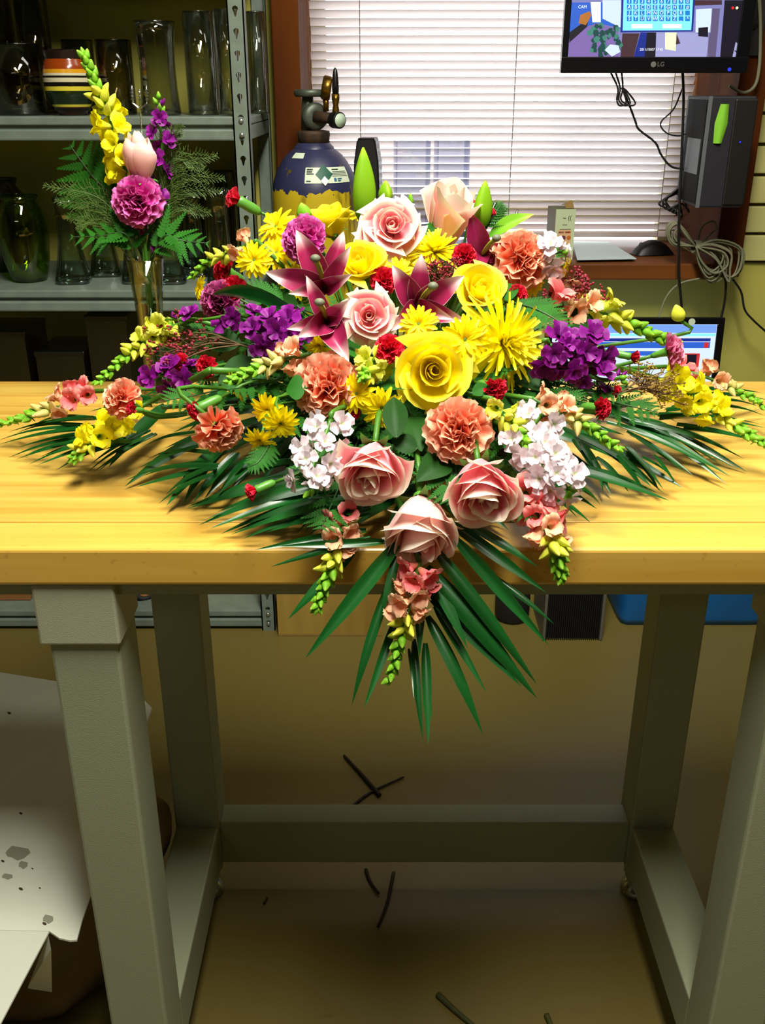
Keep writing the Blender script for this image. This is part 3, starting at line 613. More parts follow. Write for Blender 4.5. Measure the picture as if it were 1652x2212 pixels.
for x0, x1 in ((1364, 1409), (1431, 1472)): flat('panel_button', [(x0, 61), (x0, 52), (x1, 52), (x1, 61)], 'px_white', 10)
q = tpx(1407, 107); put('time_stamp', text_mesh('time_stamp', '2011/10/07 17:45', .0075, 'px_white'), scr, T(q[0]+.0, .004-.0003*8, q[1]) @ RX(pi/2))
q = tpx(1258, 15); put('channel_text', text_mesh('channel_text', 'CAM', .009, 'px_white'), scr, T(q[0], .004-.0003*8, q[1]) @ RX(pi/2))
for x_, m_ in ((1583, 'led_red'), (1592, 'px_sign')): q = tpx(x_, 17); MB().lathe([(.003, 0), (.003, .0003)], 10, T(q[0], .0015, q[1]) @ RX(pi/2), cap1=True).build('status_dot', m_, scr)
q = tpx(1411, 139); MB().lathe([(.0062, 0), (.0062, .0006)], 16, T(q[0], -.0001, q[1]) @ RX(pi/2), cap1=True).build('logo_disc', 'logo_grey', tv)
q = tpx(1427, 139); put('logo_text', text_mesh('logo_text', 'LG', .0135, 'logo_grey'), tv, T(q[0], -.0006, q[1]) @ RX(pi/2))
q = tpx(1575, 150); MB().lathe([(.004, 0), (.004, .0015)], 10, T(q[0], 0, q[1]) @ RX(pi/2), cap1=True).build('power_light', 'led_blue', tv)
MB().rbox(TVW*.62, TVW*.72, .05, .09, .06, .16, .004).tube([(TVW*.67, .09, .11), (TVW*.9, .13, .11), (TVW+.06, .175, .11)], .016, 8).rbox(TVW+.03, TVW+.085, .168, .178, .04, .18, .002).build('wall_arm', 'matt_black', tv)
# ------------------------------------------------------------------ slim computer case hung on the frame
mat('case_face', (32, 31, 39), .55); mat('case_dark', (16, 15, 13), .5); mat('case_side', (22, 21, 22), .75, spec=.15); mat('silver_strip', (96, 100, 104), .5); mat('sticky_green', (132, 204, 46), .7)
pY = 2.36; p0 = at(1533, 455, pY); p1 = at(1533, 208, pY); ht = p1.z-p0.z
pc = thing('computer_case', 'slim black computer case fixed upright on the right window frame', 'computer', T(.806, 2.59, p0.z))
ang = radians(-22); Mp = RZ(0)
MB().rbox(-.052, .058, -.17, .008, 0, ht, .004).build('case_body', 'case_face', pc)
MB().rbox(.008, .060, -.1745, -.168, .006, ht-.006, .003).build('drive_bay', 'case_dark', pc)
MB().rbox(-.0555, -.0515, -.165, -.02, .008, ht-.008, .001).build('side_cover', 'case_side', pc)
MB().box(-.054, -.045, -.1712, -.1698, .0, ht).build('edge_strip', 'silver_strip', pc)
MB().rbox(-.0565, -.0553, -.155, -.05, ht*.3, ht*.62, .0005, 1).build('sticker', 'silver_strip', pc)
MB().lathe([(.002, 0), (.002, .001)], 8, T(.03, -.1746, ht*.6) @ RX(pi/2), cap1=True).build('power_light', 'led_blue', pc)
sn = MB(); sn.grid(lambda u, v: V((-.022+(u-.5)*.03*(1-.35*abs(2*v-1))+.006*v, -.1722-.012*sin(pi*u)*.6, ht*.76+(v-.5)*.085)), 6, 6)
sn.build('sticky_note', 'sticky_green', None, pc.matrix_basis.copy(), True); tag(bpy.data.objects['sticky_note'], 'lime green sticky note curling off the black computer case', 'note')
# ------------------------------------------------------------------ computer monitor behind the bench
MY = 2.50
a_ = at(1573, 690, MY); MW, MH = .47, .30
mo = thing('computer_monitor', 'black computer monitor showing a blue web page, behind the right end of the bench', 'monitor', T(a_.x-MW, MY, a_.z-MH) @ RX(radians(-4)))
frame4(MB(), MW, MH, .019, .019, .03, .017, 0, .02).build('bezel', 'tv_frame', mo)
sc2 = MB().box(.018, MW-.018, .004, .018, .029, MH-.016).build('screen', 'px_pale', mo)
def band(n_, m_, x0, x1, z0, z1, l=1): MB().box(x0, x1, .004-.0004*l, .0042-.0004*l, z0, z1).build(n_, m_, sc2)
MB().lathe([(.009, 0), (.009, .0012)], 16, T(MW-.088, -.0002, MH-.010) @ RX(pi/2), cap1=True).build('sticker', 'label_white', mo)
band('page_band', 'px_sky', .02, MW-.02, MH-.040, MH-.018); band('page_band', 'px_panel', .02, MW-.02, MH-.048, MH-.042)
band('page_band', 'px_navy', .06, MW-.032, MH-.062, MH-.054); band('page_band', 'px_blue', .06, MW-.032, MH-.080, MH-.064); band('page_band', 'px_blue', .06, MW-.15, MH-.10, MH-.088)
band('page_picture', 'px_red', MW-.048, MW-.036, MH-.079, MH-.065, 2); band('page_picture', 'px_red', MW-.10, MW-.056, MH-.15, MH-.094); band('page_picture', 'px_dark', MW-.104, MW-.064, MH-.15, MH-.097, 2)
MB().rbox(MW/2-.08, MW/2+.08, .02, .05, .07, .22, .005).rbox(MW/2-.025, MW/2+.025, .05, YB-MY-.003, .11, .17, .004).build('wall_mount', 'matt_black', mo)
# ------------------------------------------------------------------ cables
mat('cable_black', (16, 15, 15), .5); mat('cable_grey', (128, 128, 100), .55)
def cable(label, pts, m='cable_black', r=.0028, n=40, name='cable', group=None):
    o = MB().tube(spline(pts, n), r, 6).build(name, m, None, None, True); return tag(o, label, 'cable', group)
P2 = lambda l, Y: [at(x, y, Y) for x, y in l]
for k_, (dx, lb) in enumerate(((0, 'left loop of black cord bundled below the television'), (10, 'middle loop of black cord bundled below the television'), (22, 'right loop of black cord bundled below the television'))):
    cable(lb, P2([(1318+dx*1.1, 155), (1334+dx*.5, 190), (1340-8+dx*.4, 215), (1338+dx, 228), (1352+dx*.9, 222), (1346+dx*.3, 196), (1342, 190)], 2.46), r=.0022, group='cord bundle')
cable('long black cord running from the bundle to the frame corner', P2([(1344, 192), (1360, 230), (1372, 262), (1380, 280), (1415, 308), (1428, 335), (1450, 360), (1482, 366), (1490, 372)], 2.55), r=.0028)
cable('straight black cable hanging from the television past the ledge to the monitor', P2([(1474, 155), (1476, 220), (1472, 330), (1468, 420), (1466, 500), (1466, 590), (1470, 640), (1474, 690)], 2.54), r=.0035)
cable('thin black cord looping between the television and the case', P2([(1474, 190), (1455, 235), (1430, 260), (1428, 275), (1445, 290), (1475, 292), (1500, 270)], 2.56), r=.002)
cable('black cord dropping beside the computer case', P2([(1508, 240), (1498, 290), (1494, 330), (1488, 380), (1478, 410), (1482, 450)], 2.56), r=.0025)
for k_ in range(5):
    r_ = random.Random(k_); cable(['short black cord tangle end nearest the blind', 'black cord curl crossing the blind edge', 'black cord knot above the cable coil', 'black cord curl hanging to the ledge', 'black cord end looping under the case'][k_], P2([(1476, 395+4*k_), (1455-8*k_, 415+6*k_), (1432+6*k_, 435+5*k_), (1440+8*k_, 452+4*k_), (1470, 440), (1488, 455+k_)], 2.57+.006*k_), r=.0024, group='cord tangle')
cable('black cable from the ledge corner down behind the monitor', P2([(1560, 590), (1567, 610), (1565, 650), (1556, 692)], 2.56), r=.0032)
cable('grey cable curving from the coil down the yellow wall', P2([(1520, 600), (1470, 612), (1440, 640), (1420, 690)], 2.575), 'cable_grey', .0028)
cable('dark cord looping off to the right down the yellow wall', P2([(1580, 600), (1600, 630), (1608, 668), (1625, 690), (1660, 722)], 2.62), 'cable_black', .003)
cable('pale cable bend at the top right over the window frame', P2([(1640, -5), (1642, 60), (1640, 140), (1630, 185), (1605, 200), (1575, 185)], 2.56), 'cable_grey', .004)
coil = thing('cable_coil', 'bundled coil of grey network cable hanging over the window ledge', 'cable coil', T(at(1505, 540, 2.57)))
ci = T(-at(1505, 540, 2.57)); rr = random.Random(5); kn = (1503, 532)
for k_ in range(9):
    s_ = rr.uniform(.75, 1.05); d = rr.uniform(-6, 6)
    MB().tube(spline(P2([kn, (kn[0]-24*s_, kn[1]-30*s_+d), (kn[0]-44*s_, kn[1]-52*s_), (kn[0]-62*s_, kn[1]-36*s_+d), (kn[0]-50*s_, kn[1]-8+d), kn], 2.575+.0035*k_-.02), 24), .0026, 5).build('loop', 'cable_grey', coil, ci, True)
for k_ in range(13):
    s_ = rr.uniform(.7, 1.1); w_ = rr.uniform(.6, 1.2); d = rr.uniform(-8, 8)
    MB().tube(spline(P2([kn, (kn[0]+10*w_, kn[1]+40*s_), (kn[0]+35+d, kn[1]+72*s_), (kn[0]+62+d*1.5, kn[1]+50*s_), (kn[0]+50*w_, kn[1]+15*s_), kn], 2.545+.0045*k_-.02), 26), .0026, 5).build('loop', 'cable_grey', coil, ci, True)
for k_ in range(7):
    s_ = rr.uniform(.8, 1.1); d = rr.uniform(-6, 6)
    MB().tube(spline(P2([kn, (kn[0]+45*s_, kn[1]-8+d), (kn[0]+92*s_, kn[1]+10+d), (kn[0]+90*s_, kn[1]+50), (kn[0]+70, kn[1]+72+d), (kn[0]+45, kn[1]+30), kn], 2.545+.005*k_-.02), 26), .0026, 5).build('loop', 'cable_grey', coil, ci, True)
MB().tube(spline(P2([(1512, 528), (1540, 500), (1548, 490), (1540, 478), (1516, 490), (1505, 528)], 2.58), 20), .0026, 5).build('loop', 'cable_grey', coil, ci, True)
for k_ in range(5):
    p = at(1499+2.2*k_, 533, 2.56); MB().tube([p+V((.002*sin(a), .030*cos(a)*.8, .028*sin(a)*.5)) for a in [2*pi*j/14 for j in range(15)]], .0028, 5).build('wrap', 'cable_grey', coil, ci, True)
# ------------------------------------------------------------------ on the floor
mat('plywood', (176, 146, 66), .7, col2=(150, 118, 44), vscale=14, vstretch=(1, 1, .12))
a_, b_ = at(600, 1363, 2.255), at(826, 1363, 2.255)
pw = thing('plywood_panel', 'plain plywood panel standing on the floor under the window', 'panel', T((a_.x+b_.x)/2, 2.27, .001))
MB().rbox(-(b_.x-a_.x)/2, (b_.x-a_.x)/2, -.009, .009, 0, .42, .001, 1).build('sheet', 'plywood', pw)
mat('edge_ply', (150, 120, 60), .8); MB().box(-(b_.x-a_.x)/2+.002, (b_.x-a_.x)/2-.002, -.0093, -.0091, 0, .006).build('edge_band', 'edge_ply', pw)
mat('fin_black', (18, 18, 17), .55); mat('heater_side', (96, 94, 82), .5); mat('tote_blue', (12, 96, 160), .5, var=.1, vscale=6)
a_, b_ = at(1172, 1372, 2.235), at(1302, 1368, 2.235)
he = thing('floor_heater', 'black ribbed floor unit with pale sides under the window', 'heater', T((a_.x+b_.x)/2, 2.32, .001)); w_ = (b_.x-a_.x)/2
MB().rbox(-w_, -w_+.008, -.085, .085, 0, .36, .002).rbox(w_-.008, w_, -.085, .085, 0, .36, .002).build('side_panel', 'heater_side', he)
MB().rbox(-w_+.008, w_-.008, -.07, .085, .004, .35, .002).build('core', 'fin_black', he)
fin = MB().box(-.0012, .0012, -.082, -.068, .002, .345).mesh('fin', 'fin_black', False)
nf = 26
for i in range(nf): put('fin', fin, he, T(-w_+.011+(2*w_-.022)*i/(nf-1), 0, 0))
for x0, x1, lb in ((1338, 1440, 'blue plastic tote on the floor left of the rear bench leg'), (1452, 1672, 'blue plastic tote on the floor right of the rear bench leg')):
    a_, b_ = at(x0, 1356, 2.31), at(x1, 1356, 2.31); w_ = (b_.x-a_.x)/2
    t = thing('storage_tote', lb, 'tote', T((a_.x+b_.x)/2, 2.46, .001), 'blue totes under the window')
    MB().lathe([(w_*.97, 0), (w_, .02), (w_*1.02, .3)], 40, SC((1, .145/w_, 1)), 8).build('tub', 'tote_blue', t, None, True)
    MB().lathe([(w_*1.04, .3), (w_*1.05, .31), (w_*1.03, .322), (w_*.3, .325)], 40, SC((1, .145/w_, 1)), 8, cap1=True).build('lid', 'tote_blue', t, None, True)
p = at(1105, 1330, 2.36); sh = thing('dark_canister', 'dark round canister on the floor left of the ribbed unit', 'canister', T(p.x, 2.36, .001))
MB().lathe([(.04, 0), (.047, .01), (.049, .06), (.045, .16), (.03, .19)], 20).build('body', 'matt_black', sh, None, True); MB().lathe([(.03, .19), (.03, .2), (.02, .203)], 20, cap1=True).build('cap', 'black_plastic', sh, None, True)
mat('twig', (44, 30, 14), .7, var=.3, vscale=60); mat('stem_cut', (70, 74, 24), .6, var=.2, vscale=60)
def twig(label, l, r, m='twig'):
    pts = [atz(x, y, .001+r) for x, y in l]; n_ = 10; s_ = spline(pts, n_)
    tag(MB().tube(s_, [r*(1.15-.4*i/n_) for i in range(n_+1)], 7).build('stem_cutting', m, None, None, True), label, 'twig', 'cut stems on the floor')
twig('thick dark cut stem crossing another on the floor behind the stretcher', [(820, 1718), (780, 1672), (743, 1632)], .0042)
twig('thin dark cut stem lying under the thick crossed one', [(755, 1746), (800, 1712), (872, 1678)], .0028)
twig('straight dark cut stem on the floor in the bench shadow', [(850, 1885), (836, 1950), (816, 2002)], .003)
twig('short curved cut stem just below the stretcher', [(790, 1878), (800, 1905), (818, 1930)], .003)
twig('thick green cut stem at the bottom edge of the photo', [(945, 2148), (985, 2185), (1040, 2230)], .0045, 'stem_cut')
twig('small green cut stem at the bottom edge right of the thick one', [(1180, 2192), (1190, 2215), (1196, 2235)], .004, 'stem_cut')
twig('small dark stem scrap near the rear left foot', [(570, 1952), (578, 1938)], .002)
# ------------------------------------------------------------------ rubbish under the bench, left
mat('white_board', (232, 236, 216), .55, var=.03, vscale=8); mat('bag_beige', (150, 128, 84), .5, var=.15, vscale=10, bump=.4, bscale=30); mat('dirt', (150, 152, 130), .8); mat('dirt_brown', (70, 46, 28), .8)
bag = MB(); rr = random.Random(9)
def bagf(u, v):
    a = 2*pi*u; r = (.62+.38*sin(pi*min(1, .12+v*.86))**.6); sx, sy = .29, .23
    n_ = noise.noise(V((cos(a)*2.2, sin(a)*2.2, v*4)))*.10
    z = .335*v
    return V((-.66+sx*(r+n_)*cos(a), 1.25+sy*(r+n_)*sin(a), .002+z*(1+.03*sin(5*a))))
bag.grid(bagf, 40, 14); o = bag.build('rubbish_bag', 'bag_beige', None, None, True); tag(o, 'beige rubbish bag bulging under the white cardboard beside the left legs', 'bag')
zs = .352
cbm = thing('white_cardboard', 'sheet of white cardboard with folded flaps lying on the rubbish bag', 'cardboard', T(-.7, 1.2, zs)); ic = T(.7, -1.2, -zs)
q = [atz(x, y, zs) for x, y in ((-420, 1440), (0, 1452), (300, 1500), (328, 1529), (190, 1950))]
tab = [atz(x, y, zs-.0) for x, y in ((178, 1985), (166, 2030), (150, 2031), (128, 2026), (106, 2011))]
outl = q+tab+[atz(-420, 2000, zs)]
def slab(pts, th, name, m, par, M):
    n_ = len(pts); mb = MB(); mb.add([p_ for p_ in pts]+[p_-V((0, 0, th)) for p_ in pts], [tuple(range(n_))[::-1], tuple(range(n_, 2*n_))]+[(i, (i+1) % n_, (i+1) % n_+n_, i+n_) for i in range(n_)])
    return mb.build(name, m, par, M)
slab(outl, .003, 'panel', 'white_board', cbm, ic)
f0, f1 = atz(-420, 2000, zs), atz(106, 2011, zs)
def down(px, py, Y): return at(px, py, Y)
slab([f0+V((0, -.0005, 0)), f1+V((0, -.0005, 0)), at(0, 2212, .86), at(-40, 2290, .83), at(-420, 2290, .83)], .003, 'folded_flap', 'white_board', cbm, ic)
slab([atz(104, 2018, zs-.006), atz(110, 2050, zs-.01), at(112, 2140, 1.0), at(60, 2132, .99)], .003, 'tucked_flap', 'white_board', cbm, ic)
dd = MB()
for x_, y_, sx, sy in ((38, 1842, 26, 14), (50, 1868, 10, 8), (16, 1893, 12, 6), (104, 1985, 12, 9), (-20, 1920, 14, 8)):
    pts = [atz(x_+sx*cos(a*pi/6)*(1+.25*sin(3.1*a+x_)), y_+sy*sin(a*pi/6)*(1+.25*cos(2.3*a)), zs+.0004) for a in range(12)]; dd.add(pts, [tuple(range(12))[::-1]])
dd.build('stain', 'dirt', cbm, ic); dd = MB()
for x_, y_, s_ in ((45, 1920, 5), (45, 1757, 4), (86, 1918, 2.5), (96, 1995, 5), (70, 1876, 2.5), (20, 1540, 4), (6, 1860, 4)):
    dd.add([atz(x_+s_*cos(a*pi/3), y_+s_*.7*sin(a*pi/3+.4), zs+.0006) for a in range(6)], [tuple(range(6))[::-1]])
dd.build('debris', 'dirt_brown', cbm, ic)
cp = MB()
def cpf(u, v):
    x = -.86+.50*u; y = .80+.19*v; z = .012+.20*(1-u)**.8*(.35+.65*sin(pi*(.15+.7*v)))+.045*noise.noise(V((u*9, v*4, 1)))+.05*abs(noise.noise(V((u*16+v*6, v*3, 4))))
    return V((x, y, max(.003, z)))
glass('wrap_plastic', (216, 206, 188), base=.22, edge=.75, rough=.16, tedge=(150, 140, 120))
cp.grid(cpf, 70, 30); o = cp.build('plastic_wrap', 'wrap_plastic', None, None, True); tag(o, 'crumpled clear plastic wrap on the floor below the white cardboard', 'plastic')
# ================================================================== flowers
def petal_mat(name, mid, rim, base, rimw=.3, side=0.0, rough=.5, transl=.22, tipc=None, objvar=.06, streak=.0, spec=.25):
    """petal colour along its own length (UV): base, middle, rim and side margins"""
    m, t, b, N, L = nt(name); tc = N.new('ShaderNodeTexCoord'); sp = N.new('ShaderNodeSeparateXYZ'); L.new(tc.outputs['UV'], sp.inputs[0])
    r1 = N.new('ShaderNodeMapRange'); r1.inputs[1].default_value = .0; r1.inputs[2].default_value = .45; r1.interpolation_type = 'SMOOTHSTEP'; L.new(sp.outputs['Y'], r1.inputs[0])
    a = N.new('ShaderNodeMix'); a.data_type = 'RGBA'; a.inputs[6].default_value = rgb(base); a.inputs[7].default_value = rgb(mid); L.new(r1.outputs[0], a.inputs[0])
    r2 = N.new('ShaderNodeMapRange'); r2.inputs[1].default_value = 1-rimw; r2.inputs[2].default_value = 1.0; r2.interpolation_type = 'SMOOTHSTEP'; L.new(sp.outputs['Y'], r2.inputs[0])
    fac = r2.outputs[0]
    if side:
        ab = N.new('ShaderNodeMath'); ab.operation = 'MULTIPLY_ADD'; ab.inputs[1].default_value = 2; ab.inputs[2].default_value = -1; L.new(sp.outputs['X'], ab.inputs[0])
        aa = N.new('ShaderNodeMath'); aa.operation = 'ABSOLUTE'; L.new(ab.outputs[0], aa.inputs[0])
        r3 = N.new('ShaderNodeMapRange'); r3.inputs[1].default_value = 1-side; r3.inputs[2].default_value = 1.0; r3.interpolation_type = 'SMOOTHSTEP'; L.new(aa.outputs[0], r3.inputs[0])
        mx = N.new('ShaderNodeMath'); mx.operation = 'MAXIMUM'; L.new(fac, mx.inputs[0]); L.new(r3.outputs[0], mx.inputs[1]); fac = mx.outputs[0]
    c = N.new('ShaderNodeMix'); c.data_type = 'RGBA'; L.new(fac, c.inputs[0]); L.new(a.outputs[2], c.inputs[6]); c.inputs[7].default_value = rgb(rim)
    oi = N.new('ShaderNodeObjectInfo'); hs = N.new('ShaderNodeHueSaturation'); mr = N.new('ShaderNodeMapRange'); mr.inputs[3].default_value = 1-objvar; mr.inputs[4].default_value = 1+objvar
    L.new(oi.outputs['Random'], mr.inputs[0]); L.new(mr.outputs[0], hs.inputs['Value']); L.new(c.outputs[2], hs.inputs['Color'])
    L.new(hs.outputs[0], b.inputs['Base Color']); b.inputs['Roughness'].default_value = rough; b.inputs['Specular IOR Level'].default_value = spec
    tr = N.new('ShaderNodeBsdfTranslucent'); ms = N.new('ShaderNodeMixShader'); ms.inputs[0].default_value = transl; L.new(hs.outputs[0], tr.inputs[0])
    L.new(b.outputs[0], ms.inputs[1]); L.new(tr.outputs[0], ms.inputs[2]); L.new(ms.outputs[0], N['Material Output'].inputs[0])
petal_mat('rose_pink', (250, 164, 172), (255, 248, 226), (240, 140, 148), .22, .13, transl=.32)
petal_mat('rose_blush', (252, 204, 196), (255, 248, 228), (244, 168, 162), .22, .13, transl=.32)
petal_mat('rose_yellow', (254, 236, 8), (254, 242, 70), (250, 200, 4), .25, .15)
petal_mat('carn_peach', (244, 128, 92), (250, 190, 156), (236, 84, 52), .30)
petal_mat('carn_magenta', (208, 44, 150), (228, 120, 190), (170, 14, 112), .22)
petal_mat('carn_mauve', (166, 48, 116), (196, 96, 150), (120, 20, 80), .18)
petal_mat('carn_red', (204, 14, 42), (222, 44, 70), (130, 4, 18), .2, objvar=.12)
petal_mat('carn_rosy', (214, 90, 140), (232, 150, 184), (170, 50, 90), .2)
petal_mat('lily', (154, 34, 78), (240, 212, 208), (116, 14, 50), .34, .05, .35, .18, spec=.4)
petal_mat('lily_dark', (140, 26, 74), (176, 70, 100), (100, 12, 42), .2, .10, .35, .18, spec=.4)
petal_mat('daisy', (254, 234, 6), (254, 240, 30), (240, 206, 4), .2)
petal_mat('spider', (254, 242, 4), (254, 246, 70), (246, 224, 6), .2)
petal_mat('snap_yellow', (248, 240, 24), (252, 242, 40), (196, 206, 90), .2)
petal_mat('snap_lime', (222, 226, 70), (234, 232, 110), (160, 196, 60), .2)
petal_mat('snap_peach', (242, 178, 140), (248, 208, 164), (200, 190, 110), .25, objvar=.12)
petal_mat('snap_pink', (236, 116, 118), (244, 166, 154), (220, 180, 130), .25, objvar=.12)
petal_mat('snap_bud', (214, 206, 120), (232, 200, 130), (140, 180, 60), .3)
petal_mat('stock_purple', (126, 16, 126), (148, 34, 146), (86, 6, 84), .2, objvar=.15)
petal_mat('stock_white', (228, 214, 220), (238, 230, 232), (200, 214, 150), .2, objvar=.04)
petal_mat('bud_green', (122, 184, 40), (164, 210, 70), (78, 146, 28), .35, objvar=.12)
petal_mat('lily_bud', (128, 180, 26), (166, 200, 44), (90, 150, 20), .2, .12, objvar=.05)
mat('stem_green', (72, 130, 30), .45, var=.2, vscale=40, transl=.1)
mat('stem_dark', (34, 76, 22), .5, var=.2, vscale=40)
mat('calyx_green', (84, 148, 46), .45, var=.15, vscale=60)
mat('palm_green', (20, 92, 30), .34, objvar=.25, spec=.6, transl=.12, var=.25, vscale=3, vstretch=(300, 3, 1))
mat('fern_green', (36, 94, 22), .6, spec=.12, objvar=.2, transl=.15)
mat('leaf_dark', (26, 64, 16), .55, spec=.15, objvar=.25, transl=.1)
mat('wisp_green', (74, 100, 36), .6)
mat('filler_red', (132, 16, 40), .6, objvar=.2); mat('filler_stem', (92, 66, 36), .7)
mat('disc_green', (96, 130, 20), .6); mat('stigma', (104, 108, 84), .6); mat('style_green', (150, 170, 40), .4)
mat('wet_foam', (18, 48, 22), .8); mat('tray', (14, 34, 18), .4)

# --- mound the stems are set in
FOAM = V((.02, 1.22, .985))
def mound(x, y):
    r = sqrt(((x-.02)/.62)**2+((y-1.24)/.44)**2)
    return .947+.245*max(0, 1-r**1.12)
def on(px, py, lift=0.0, top=1.27):
    r = ray(px, py); Y = .70
    p = CAM+r*.832
    if p.z < .962: return CAM+r*(.832-lift)
    while Y < 1.62:
        p = CAM+r*Y
        if Y > .83 and p.z <= mound(p.x, p.y)+lift: return p
        if Y > top+.2 and p.z > 1.0: break
        Y += .002
    return CAM+r*top
def nrm(p):
    e = .01; gx = (mound(p.x+e, p.y)-mound(p.x-e, p.y))/(2*e); gy = (mound(p.x, p.y+e)-mound(p.x, p.y-e))/(2*e)
    return V((-gx*1.2, -gy-.55, .8)).normalized()
def stem_to(root, p, d, r=.0028, target=None, m='stem_green', back=.05, name='stem'):
    tgt = target if target is not None else V((FOAM.x+max(-.1, min(.1, (p.x-FOAM.x)*.35)), FOAM.y+max(-.1, min(.08, (p.y-FOAM.y)*.4)), FOAM.z+random.uniform(-.01, .02)))
    q = p-V(d).normalized()*back; q.z = max(q.z, .95) if q.y > .87 else q.z
    pts = spline([p, q, q.lerp(tgt, .55)+V((0, 0, .012)), tgt], 10)
    inv = root.matrix_basis.inverted()
    return MB().tube([inv @ x for x in pts], r/ max(1e-6, root.matrix_basis.to_scale().x), 6).build(name, m, root, None, True)

# ---------------------------------------------------------------- roses
def rose_petal(R, H, w, curl, close, nu=10, nv=9, tip=.07, ph=0.0):
    def fn(u, v):
        s = 2*u-1; wv = w*(.4+.6*sin(pi/2*min(1, 1.3*v))); th = s*wv
        k = max(0, v-.62)/.38; e = max(0, abs(s)-.35)/.65
        r = R*(.16+.84*sin(pi/2*min(1, v*1.05)**.75))*(1-close*k*k)+.12*R*s
        z = H*v*(1-.13*s*s*v*v)+tip*H*max(0, 1-abs(s)*1.8)*k
        r += curl*R*(k*k*.75+.75*e*e*v*v); z -= curl*R*(.45*k*k+.35*e*e*v*v)
        r += .03*R*sin(6*s+ph)*k+.02*R*sin(3*s+2*ph)*v
        return V((r*cos(th), r*sin(th), z))
    mb = MB(); mb.grid(fn, nu, nv); return mb
ROSE = {
 'open': [(3, .11, .80, 1.6, 0, .3), (3, .20, .84, 1.35, .06, .12), (3, .30, .85, 1.4, .16, 0), (4, .43, .81, 1.2, .32, 0), (5, .58, .70, 1.0, .46, 0), (5, .68, .54, .95, .46, 0)],
 'half': [(3, .11, 1.26, 1.6, 0, .3), (3, .19, 1.34, 1.4, .06, .12), (3, .29, 1.40, 1.45, .16, 0), (4, .40, 1.40, 1.35, .24, 0), (4, .51, 1.32, 1.35, .30, 0), (4, .58, 1.18, 1.25, .34, 0)],
 'cup': [(3, .13, .90, 1.6, 0, .3), (3, .22, .95, 1.4, .05, .12), (3, .34, 1.02, 1.45, .16, .0), (3, .50, 1.02, 1.5, .30, 0), (4, .64, .90, 1.3, .42, 0)],
 'bud': [(3, .13, 1.30, 1.6, 0, .4), (3, .24, 1.42, 1.5, 0, .3), (3, .35, 1.50, 1.5, .08, .16), (3, .45, 1.46, 1.4, .26, .0)],
 'tight': [(3, .13, 1.35, 1.6, 0, .6), (3, .27, 1.45, 1.5, 0, .5), (3, .40, 1.46, 1.5, .0, .5), (3, .46, 1.3, 1.5, .04, .42)]}
RM = {}
def rose(label, p, d, size, kind, m='rose_pink', roll=0, group='pink roses in the spray', center=.5, stem=True, name='rose', target=None, sepal=True, seed=0):
    d = V(d).normalized(); Hm = max(l[2] for l in ROSE[kind]); rmax = max(l[1]*(1.1+l[4]*.9) for l in ROSE[kind]); s = size/2/rmax
    base = p-d*(Hm*s*center); M = face(base, d, roll, s); t = thing(name, label, 'rose', M, group); rr = random.Random(seed+hash(label) % 1000 if False else seed+len(label))
    off = 0
    for li, (n, R, H, w, cu, cl) in enumerate(ROSE[kind]):
        key = (kind, li, m)
        if key not in RM: RM[key] = [rose_petal(R, H*q, w, cu*q2, cl, ph=q3, tip=.035 if kind == 'half' else .07).mesh('petal', m) for q, q2, q3 in ((1, 1, 0), (.94, 1.35, 1.8), (1.04, .8, 3.6))]
        off += 1.05
        for i in range(n):
            put('petal', RM[key][rr.randrange(3)], t, RZ(off+2*pi*i/n+rr.uniform(-.18, .18)) @ RY(rr.uniform(-.03, .05)*(1+li*.7)) @ RX(rr.uniform(-.05, .05)*li*.6))
    if sepal:
        if 'sepal' not in RM:
            mb = MB(); mb.grid(lambda u, v: V(((.10+.34*v**.8+.12*v*v), (u-.5)*.24*(1-v)**.7*(1+.8*v), -.02+.30*v-.28*v**3)), 4, 7); RM['sepal'] = mb.mesh('sepal', 'calyx_green')
            mb = MB(); mb.lathe([(.06, -.16), (.13, -.10), (.15, -.03), (.17, .04)], 10); RM['hip'] = mb.mesh('hip', 'calyx_green')
        put('hip', RM['hip'], t)
        for i in range(5): put('sepal', RM['sepal'], t, RZ(2*pi*i/5+.3) @ RY(rr.uniform(-.3, .1)))
    if stem: stem_to(t, base-d*.1*s, d, .0034, target)
    return t
rose('large open pink rose at the top of the spray, spiral facing front', at(846, 490, 1.19), (.02, -.92, .40), .080, 'open', roll=.3)
p_ = at(964, 476, 1.25); rose('upright pink rosebud seen from the side at the top right of the spray', p_, (.20, -.30, .93), .070, 'bud', 'rose_blush', roll=.8, seed=3)
rose('open pink rose in the middle beside the lower lily', on(797, 683, .02), (-.02, -.95, .32), .068, 'open', roll=1.5, seed=4)
rose('pink rose at the lower left of the front trio', on(803, 1008, .02), (-.08, -.90, -.34), .070, 'half', roll=.6, seed=5)
rose('pink rose at the lower right of the front trio', on(1045, 1052, .02), (.08, -.90, -.32), .073, 'half', roll=2.3, seed=6)
rose('pale pink rose hanging lowest at the table edge', at(910, 1138, .872), (.03, -.82, -.56), .078, 'half', 'rose_blush', roll=1.1, seed=8)
GY = 'yellow roses in the spray'
rose('big yellow rose in the centre of the spray', on(936, 800, .025), (.02, -.90, .22), .081, 'cup', 'rose_yellow', .5, GY, seed=2)
rose('yellow rose right of the middle lily', on(1036, 628, .015), (.25, -.72, .62), .068, 'cup', 'rose_yellow', 1.4, GY, seed=9)
rose('round yellow rose below the open pink rose', on(776, 572, .03), (-.15, -.62, .75), .064, 'cup', 'rose_yellow', .2, GY, seed=12)
rose('yellow rose at the upper left behind the magenta carnation', at(714, 480, 1.26), (-.25, -.10, .93), .068, 'cup', 'rose_yellow', 2.0, GY, seed=13)

